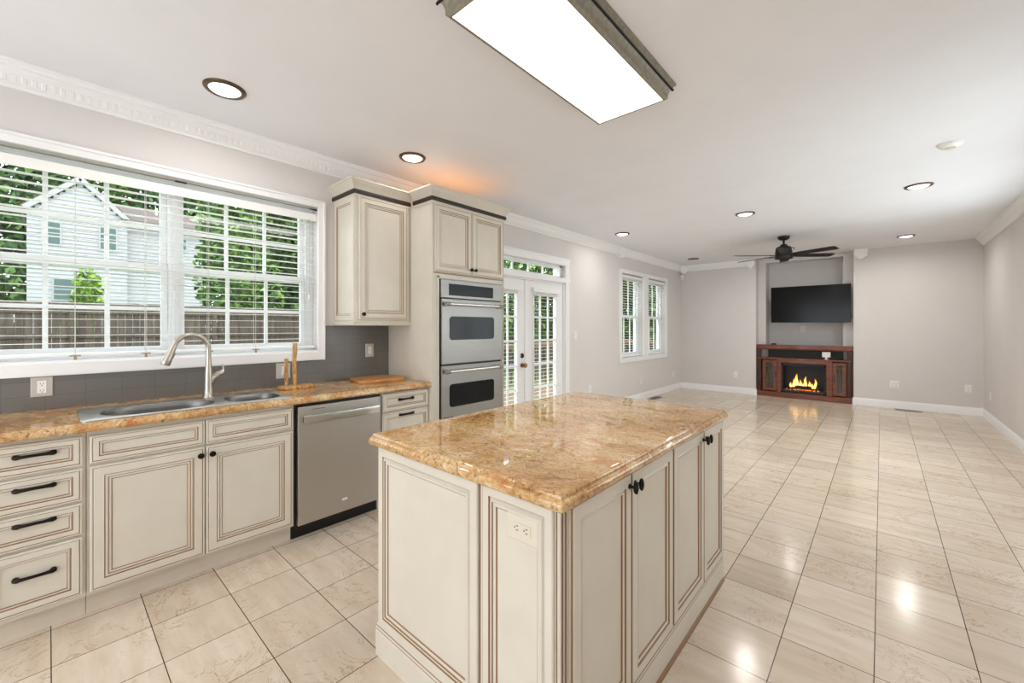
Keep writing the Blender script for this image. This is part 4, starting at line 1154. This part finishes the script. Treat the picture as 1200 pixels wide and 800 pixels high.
# insert
m = MB()
IXa, IXb, IZa, IZb = 1.914, 2.610, 0.105, 0.670
m.box(IXa, IXa + 0.03, FY0 + 0.004, FY0 + 0.02, IZa, IZb); m.box(IXb - 0.03, IXb, FY0 + 0.004, FY0 + 0.02, IZa, IZb)
m.box(IXa, IXb, FY0 + 0.004, FY0 + 0.02, IZb - 0.05, IZb); m.box(IXa, IXb, FY0 + 0.004, FY0 + 0.02, IZa, IZa + 0.03)
m.box(IXa, IXb, FY1 - 0.02, FY1 - 0.011, IZa, IZb); m.box(IXa, IXa + 0.01, FY0 + 0.02, FY1 - 0.02, IZa, IZb); m.box(IXb - 0.01, IXb, FY0 + 0.02, FY1 - 0.02, IZa, IZb)
m.box(IXa, IXb, FY0 + 0.02, FY1 - 0.02, IZb - 0.012, IZb); 
fb = m.build('firebox', 'firebox', t)
MB().box(IXa + 0.012, IXb - 0.012, FY0 + 0.021, FY1 - 0.021, IZa, IZa + 0.05).build('ash_bed', 'grate', fb)
m = MB()
for (xa, ya, xb, yb, z, r) in ((2.02, 9.60, 2.50, 9.62, 0.185, 0.026), (2.06, 9.64, 2.30, 9.56, 0.215, 0.022), (2.22, 9.55, 2.48, 9.65, 0.215, 0.022)):
    m.tube([(xa, ya, z), ((xa + xb) / 2, (ya + yb) / 2, z + 0.008), (xb, yb, z)], [r, r * 1.1, r * 0.9], 10)
m.build('logs', 'log', fb, smooth=50)
m = MB()
random.seed(3)
for k in range(26):
    x = random.uniform(1.99, 2.5); y = random.uniform(9.53, 9.57); m.lathe((x, y, 0.155), [(0.002, 0), (0.011, 0.008), (0.008, 0.018), (0.001, 0.022)], 6)
m.build('embers', 'ember', fb)
def flame(x, y, z, h, w, sway):
    m = MB(); loops = []
    for k in range(10):
        s_ = k / 9
        r_ = w * (math.sin(PI * min(1, 0.18 + s_ * 0.82)) ** 0.8) * (1 - 0.35 * s_)
        cx = x + sway * math.sin(s_ * 3.2) * s_; 
        loops.append([(cx + r_ * math.cos(2 * PI * j / 10), y + 0.5 * r_ * math.sin(2 * PI * j / 10), z + h * s_) for j in range(10)])
    m.loft(loops)
    return m.build('flame', 'flame', fb, smooth=60)
for args in ((2.10, 9.60, 0.20, 0.17, 0.030, 0.02), (2.155, 9.61, 0.20, 0.27, 0.034, -0.025), (2.20, 9.60, 0.20, 0.16, 0.026, 0.02), (2.06, 9.59, 0.19, 0.11, 0.022, -0.02),
             (2.30, 9.60, 0.21, 0.22, 0.026, -0.03), (2.345, 9.60, 0.20, 0.14, 0.026, 0.02), (2.43, 9.60, 0.20, 0.19, 0.022, 0.035), (2.40, 9.59, 0.20, 0.10, 0.020, -0.01), (2.25, 9.61, 0.20, 0.10, 0.022, 0.0)):
    flame(*args)

m = MB(); m.box(1.735, 1.815, 9.53, 9.61, 1.0155, 1.042)
tag(m.build('media_box', 'black', bevel=0.004, loc=(1.775, 9.57, 1.0155)), 'small black box on the left end of the fireplace mantel', 'media box')
t = thing('thermostat_sensor', (2.61, 9.55, 0.765), 'small white device on a stand in the open shelf of the console', 'device')
m = MB(); m.box(2.548, 2.672, 9.52, 9.545, 0.805, 0.905); m.build('case', 'white', t, bevel=0.006)
m = MB(); m.box(2.595, 2.625, 9.525, 9.54, 0.772, 0.808); m.box(2.575, 2.645, 9.51, 9.555, 0.7655, 0.774); m.build('stand', 'white', t, bevel=0.002)

# floor vents
def vent(x0, x1, y0, y1, label, along):
    t = thing('floor_vent', ((x0 + x1) / 2, (y0 + y1) / 2, 0), label, 'vent', 'floor vents')
    m = MB(); m.box(x0, x1, y0, y1, 0.0003, 0.004); m.build('frame', 'brown_metal', t, bevel=0.001)
    m = MB()
    n = 16
    for k in range(n):
        if along == 'y':
            y = y0 + 0.012 + (y1 - y0 - 0.024) * (k + 0.2) / n; m.box(x0 + 0.015, x1 - 0.015, y, y + 0.012, 0.0035, 0.0048)
        else:
            x = x0 + 0.012 + (x1 - x0 - 0.024) * (k + 0.2) / n; m.box(x, x + 0.012, y0 + 0.015, y1 - 0.015, 0.0035, 0.0048)
    m.build('grille_slots', 'black', t)
vent(0.06, 0.19, 7.58, 7.98, 'dark floor vent below the far twin window', 'y')
vent(3.53, 3.86, 9.27, 9.40, 'dark floor vent by the baseboard right of the fireplace', 'x')

# ------------------------------------------------------------------ outdoors
b = MB(); b.box(-60, -WT - 0.01, -25, 45, -0.6, -0.45); o = b.build('lawn', 'grass'); struct(o, 'green lawn outside the windows', 'lawn')
# deck
t = thing('deck', (-1.5, 6, -0.1), 'tan wooden deck outside the glazed doors', 'deck')
m = MB()
x = -2.9
while x < -0.2:
    m.box(x, x + 0.135, 2.6, 12.0, -0.075, -0.045); x += 0.14
m.build('boards', 'deckwood', t)
m = MB(); m.box(-2.9, -0.2, 2.6, 2.65, -0.44, -0.075); m.box(-2.9, -2.85, 2.6, 12.0, -0.44, -0.075); m.box(-2.9, -0.2, 11.95, 12.0, -0.44, -0.075); m.build('skirt', 'deckwood', t)
t = thing('deck_railing', (-2.8, 7, -0.045), 'tan wooden railing around the deck', 'railing')
m = MB(); m.box(-2.87, -2.73, 2.6, 12.0, 0.93, 0.97); m.box(-2.87, -0.2, 11.86, 12.0, 0.93, 0.97); m.build('hand_rail', 'deckwood', t)
m = MB(); m.box(-2.82, -2.78, 2.6, 12.0, 0.05, 0.11); m.box(-2.82, -2.78, 2.6, 12.0, 0.86, 0.93); m.box(-2.87, -0.2, 11.91, 11.95, 0.05, 0.11); m.box(-2.87, -0.2, 11.91, 11.95, 0.86, 0.93); m.build('rails', 'deckwood', t)
y = 2.62
for k in range(6):
    yy = 2.64 + k * 1.86
    MB().box(-2.845, -2.755, yy - 0.045, yy + 0.045, -0.045, 0.93).build('post', 'deckwood', t)
m = MB()
y = 2.75
while y < 11.9:
    m.box(-2.815, -2.785, y - 0.017, y + 0.017, 0.11, 0.86); y += 0.125
x = -2.7
while x < -0.25:
    m.box(x - 0.017, x + 0.017, 11.915, 11.945, 0.11, 0.86); x += 0.125
bl_ = m.build('balusters', 'railwood', t); bl_['kind'] = 'stuff'

# fence
t = thing('garden_fence', (-9, 5, -0.45), 'weathered grey wooden privacy fence across the garden', 'fence')
XF = -9.0
m = MB()
random.seed(5)
y = -8.0
FT = 1.87
while y < 26:
    h = FT + random.uniform(-0.02, 0.02)
    m.box(XF - 0.012, XF + 0.010, y + 0.003, y + 0.116, -0.44, h); y += 0.12
m.build('pickets', 'fence', t)
for z in (1.64, 1.14, 0.30):
    MB().box(XF + 0.010, XF + 0.050, -8, 26, z, z + 0.09).build('rail', 'fence', t)
for k in range(-3, 11):
    yy = 0.33 + 2.4 * k
    MB().box(XF + 0.012, XF + 0.10, yy - 0.045, yy + 0.045, -0.45, 1.80).build('post', 'cherry_dark' if False else 'fence', t)

# neighbour house
XH = -34.0
K = 2.151
def hy(y14): return K * y14
def hz(z14): return 1.36 + K * (z14 - 1.36)
t = thing('neighbour_house', (XH, 3, -0.45), 'white sided two-storey house with a gable beyond the fence', 'house')
gy0, gy1, ya = hy(-0.40), hy(1.62), 1.31
zeav, zap = hz(4.62), hz(5.60)
m = MB()
lap = 0.24
def lapstrip(y0, y1, z, x):
    m.face([(x + 0.045, y0, z), (x + 0.045, y1, z), (x, y1, z + lap), (x, y0, z + lap)]); m.face([(x, y0, z), (x, y1, z), (x + 0.045, y1, z), (x + 0.045, y0, z)])
z = -0.45
while z < zap - 0.2:
    if z + lap < zeav: a, c = gy0, gy1
    else:
        f = max(0.0, (zap - z - lap) / (zap - zeav)); a, c = ya + (gy0 - ya) * f, ya + (gy1 - ya) * f
    lapstrip(a, c, z, XH)
    z += lap
m.build('gable_siding', 'siding', t)
m = MB()
z = -0.45
wy1 = 7.62
while z < zeav - 0.1:
    lapstrip(gy1, wy1, z, XH - 0.3); z += lap
m.box(XH - 0.3, XH, gy1 - 0.02, gy1, -0.45, zeav)
m.build('wing_siding', 'siding', t)
MB().box(XH - 9, XH - 0.32, gy0 + 0.05, wy1 - 0.05, -0.45, zeav - 0.05).build('house_core', 'siding', t)
m = MB()
for (ye, s_) in ((hy(-0.447), 1), (hy(1.653), 1)):
    p0 = Vector((XH, ye, zeav - 0.02)); p1 = Vector((XH, ya, zap + 0.12)); d = (p1 - p0)
    u = d.normalized(); nrm = Vector((0, -u.z, u.y)); nrm = nrm if nrm.z > 0 else -nrm
    m.obox((p0 + p1) / 2 + Vector((0.08, 0, 0)), (u, Vector((1, 0, 0)), nrm), (d.length / 2, 0.16, 0.13))
m.build('rake_trim', 'siding', t)
m = MB()
for ye in (hy(-0.50), hy(1.70)):
    p0 = Vector((XH, ye, zeav + 0.05)); p1 = Vector((XH, ya, zap + 0.25)); d = (p1 - p0); u = d.normalized(); nrm = Vector((0, -u.z, u.y)); nrm = nrm if nrm.z > 0 else -nrm
    m.obox((p0 + p1) / 2 + Vector((-4.2, 0, 0)), (u, Vector((1, 0, 0)), nrm), (d.length / 2, 4.4, 0.08))
# wing roof sloping back from the eave
m.loft([[(XH + 0.25, gy1 - 0.3, zeav), (XH + 0.25, wy1 + 0.25, zeav), (XH + 0.25, wy1 + 0.25, zeav + 0.1), (XH + 0.25, gy1 - 0.3, zeav + 0.1)],
        [(XH - 4.0, gy1 - 0.3, zeav + 1.75), (XH - 4.0, wy1 + 0.25, zeav + 1.75), (XH - 4.0, wy1 + 0.25, zeav + 1.85), (XH - 4.0, gy1 - 0.3, zeav + 1.85)]])
m.build('roof', 'shingle', t)
MB().box(XH + 0.2, XH + 0.34, gy1, wy1 + 0.25, zeav - 0.16, zeav + 0.02).build('gutter', 'siding', t)
MB().tube([(XH - 2.6, 5.3, zeav + 1.2), (XH - 2.6, 5.3, zeav + 1.75)], 0.07, 8).build('vent_pipe', 'white', t)
def hwin(y0, y1, z0, z1, x=XH):
    m = MB(); m.box(x, x + 0.09, y0 - 0.08, y1 + 0.08, z0 - 0.08, z1 + 0.08); w = m.build('window', 'siding', t)
    MB().box(x + 0.085, x + 0.10, y0, y1, z0, z1).build('pane', 'housewin', w)
    m = MB(); m.box(x + 0.09, x + 0.12, y0, y1, (z0 + z1) / 2 - 0.03, (z0 + z1) / 2 + 0.03); m.build('sash_bar', 'siding', w)
hwin(hy(-0.11), hy(0.21), hz(3.70), hz(4.30)); hwin(hy(1.03), hy(1.36), hz(3.66), hz(4.33)); hwin(hy(0.10), hy(0.99), hz(2.15), hz(2.72)); hwin(hy(2.98), hy(3.08), hz(3.9), hz(4.3), XH - 0.3)

# trees and shrubs
def foliage(seed, n, blobs, size, name, parent, mtl):
    rnd = random.Random(seed); m = MB()
    tot = sum(b_[3] * b_[4] * b_[5] for b_ in blobs) ** 1.0
    for (x, y, z, rx, ry, rz) in blobs:
        k = max(10, int(n * rx * ry * rz / tot))
        for _ in range(k):
            while True:
                d = Vector((rnd.uniform(-1, 1), rnd.uniform(-1, 1), rnd.uniform(-1, 1)))
                if 0.05 < d.length <= 1: break
            d = d.normalized() * (rnd.uniform(0.35, 1) ** 0.5)
            c = Vector((x + d.x * rx, y + d.y * ry, z + d.z * rz))
            a = Vector((rnd.gauss(0, 1), rnd.gauss(0, 1), rnd.gauss(0, 1))).normalized(); bb = a.orthogonal().normalized()
            bb = Matrix.Rotation(rnd.uniform(0, 6.28), 3, a) @ bb
            s_ = size * rnd.uniform(0.6, 1.4); w = s_ * 0.55
            cc = a.cross(bb)
            m.face([c - bb * s_, c + a.cross(bb) * w + a * w * 0.3, c + bb * s_, c - cc * w + a * w * 0.3])
    return m.build(name, mtl, parent)
def foliage_fast(o): return o
def make_tree(x, y, h, spread, seed, label, mtl='leaf', n=2600, size=0.28, zb=-0.45, trunk=0.14, low=0.25, group='trees beyond the fence', name='tree', cat='tree'):
    t = thing(name, (x, y, zb), label, cat, group)
    rnd = random.Random(seed)
    MB().tube([(x, y, zb - 0.05), (x + 0.1, y - 0.05, zb + h * 0.35), (x - 0.05, y + 0.1, zb + h * 0.8)], [trunk, trunk * 0.75, trunk * 0.3], 8).build('trunk', 'bark', t, smooth=50)
    bl = []
    for k in range(9):
        f = low + (0.95 - low) * (k / 8); w = spread * (0.55 + 0.6 * math.sin(PI * min(0.95, (f - low) / (1 - low) * 0.8 + 0.15)))
        bl.append((x + rnd.uniform(-0.5, 0.5) * w, y + rnd.uniform(-0.5, 0.5) * w, zb + h * (f + rnd.uniform(-0.03, 0.03)), w * 0.8, w * 0.8, h * 0.17 + 0.2))
    foliage(seed, n, bl, size, 'foliage', t, mtl)
    return t
# far trees behind the house
kk = 0
for (x, y, h, sp, lab, mt) in ((-54, -7.5, 19, 4.2, 'tall tree left of the white house', 'leaf'), (-53, -1.5, 20, 4.0, 'tall tree rising behind the house gable', 'leaf_dark'), (-54, 4.0, 16.5, 3.4, 'tree top right of the house gable peak', 'leaf'),
                             (-53, 9.2, 18, 4.0, 'tree rising behind the shingled house wing', 'leaf_dark'), (-52, 15.0, 17.5, 4.0, 'tree beyond the right end of the house', 'leaf'), (-46, 20, 17, 4.5, 'broad distant tree right of the house', 'leaf_dark'),
                             (-20, -3.0, 9.0, 1.3, 'slim dark tree in front of the left house corner', 'leaf_dark')):
    kk += 1; make_tree(x, y, h, sp, 20 + kk, lab, mt, 4200, 0.42 if x < -30 else 0.18, low=0.12)
# row of tall shrubs and trees right behind the fence, right of the house
row = [(-11.2, 3.9, 8.2, 0.95, 'leafy tree behind the fence next to the house wing', 'leaf'), (-11.6, 5.3, 8.6, 1.1, 'leafy tree behind the fence, second from the house wing', 'leaf_dark'), (-11.0, 6.8, 8.4, 1.15, 'leafy tree behind the fence at the right edge of the sink window', 'leaf'),
       (-11.4, 8.4, 8.0, 1.2, 'dark tree behind the fence left of the glazed doors', 'leaf_dark'), (-10.8, 10.4, 8.0, 1.3, 'green tree behind the fence seen through the transom', 'leaf'), (-11.0, 12.6, 7.4, 1.3, 'dark tree seen through the left glazed door', 'leaf_dark'),
       (-7.4, 12.8, 7.2, 1.4, 'bright green tree seen through the right glazed door', 'leaf'), (-5.6, 14.4, 7.4, 1.4, 'dark tree seen past the deck railing', 'leaf_dark'), (-4.6, 16.4, 7.2, 1.5, 'dark tree outside the far twin window', 'leaf_dark'), (-2.8, 15.6, 7.0, 1.4, 'green tree outside the far twin window near the corner', 'leaf'),
       (-6.8, 18.5, 7.6, 1.8, 'tall tree at the back of the garden corner', 'leaf_dark')]
for k, (x, y, h, sp, lab, mt) in enumerate(row):
    make_tree(x, y, h, sp, 60 + k, lab, mt, 8500, 0.10, low=0.10)
t = make_tree(-12.2, 0.62, 2.95, 0.36, 99, 'lime green shrub showing above the fence', 'leaf_lime', 1500, 0.10, low=0.3, trunk=0.05, group=None, name='shrub', cat='shrub')
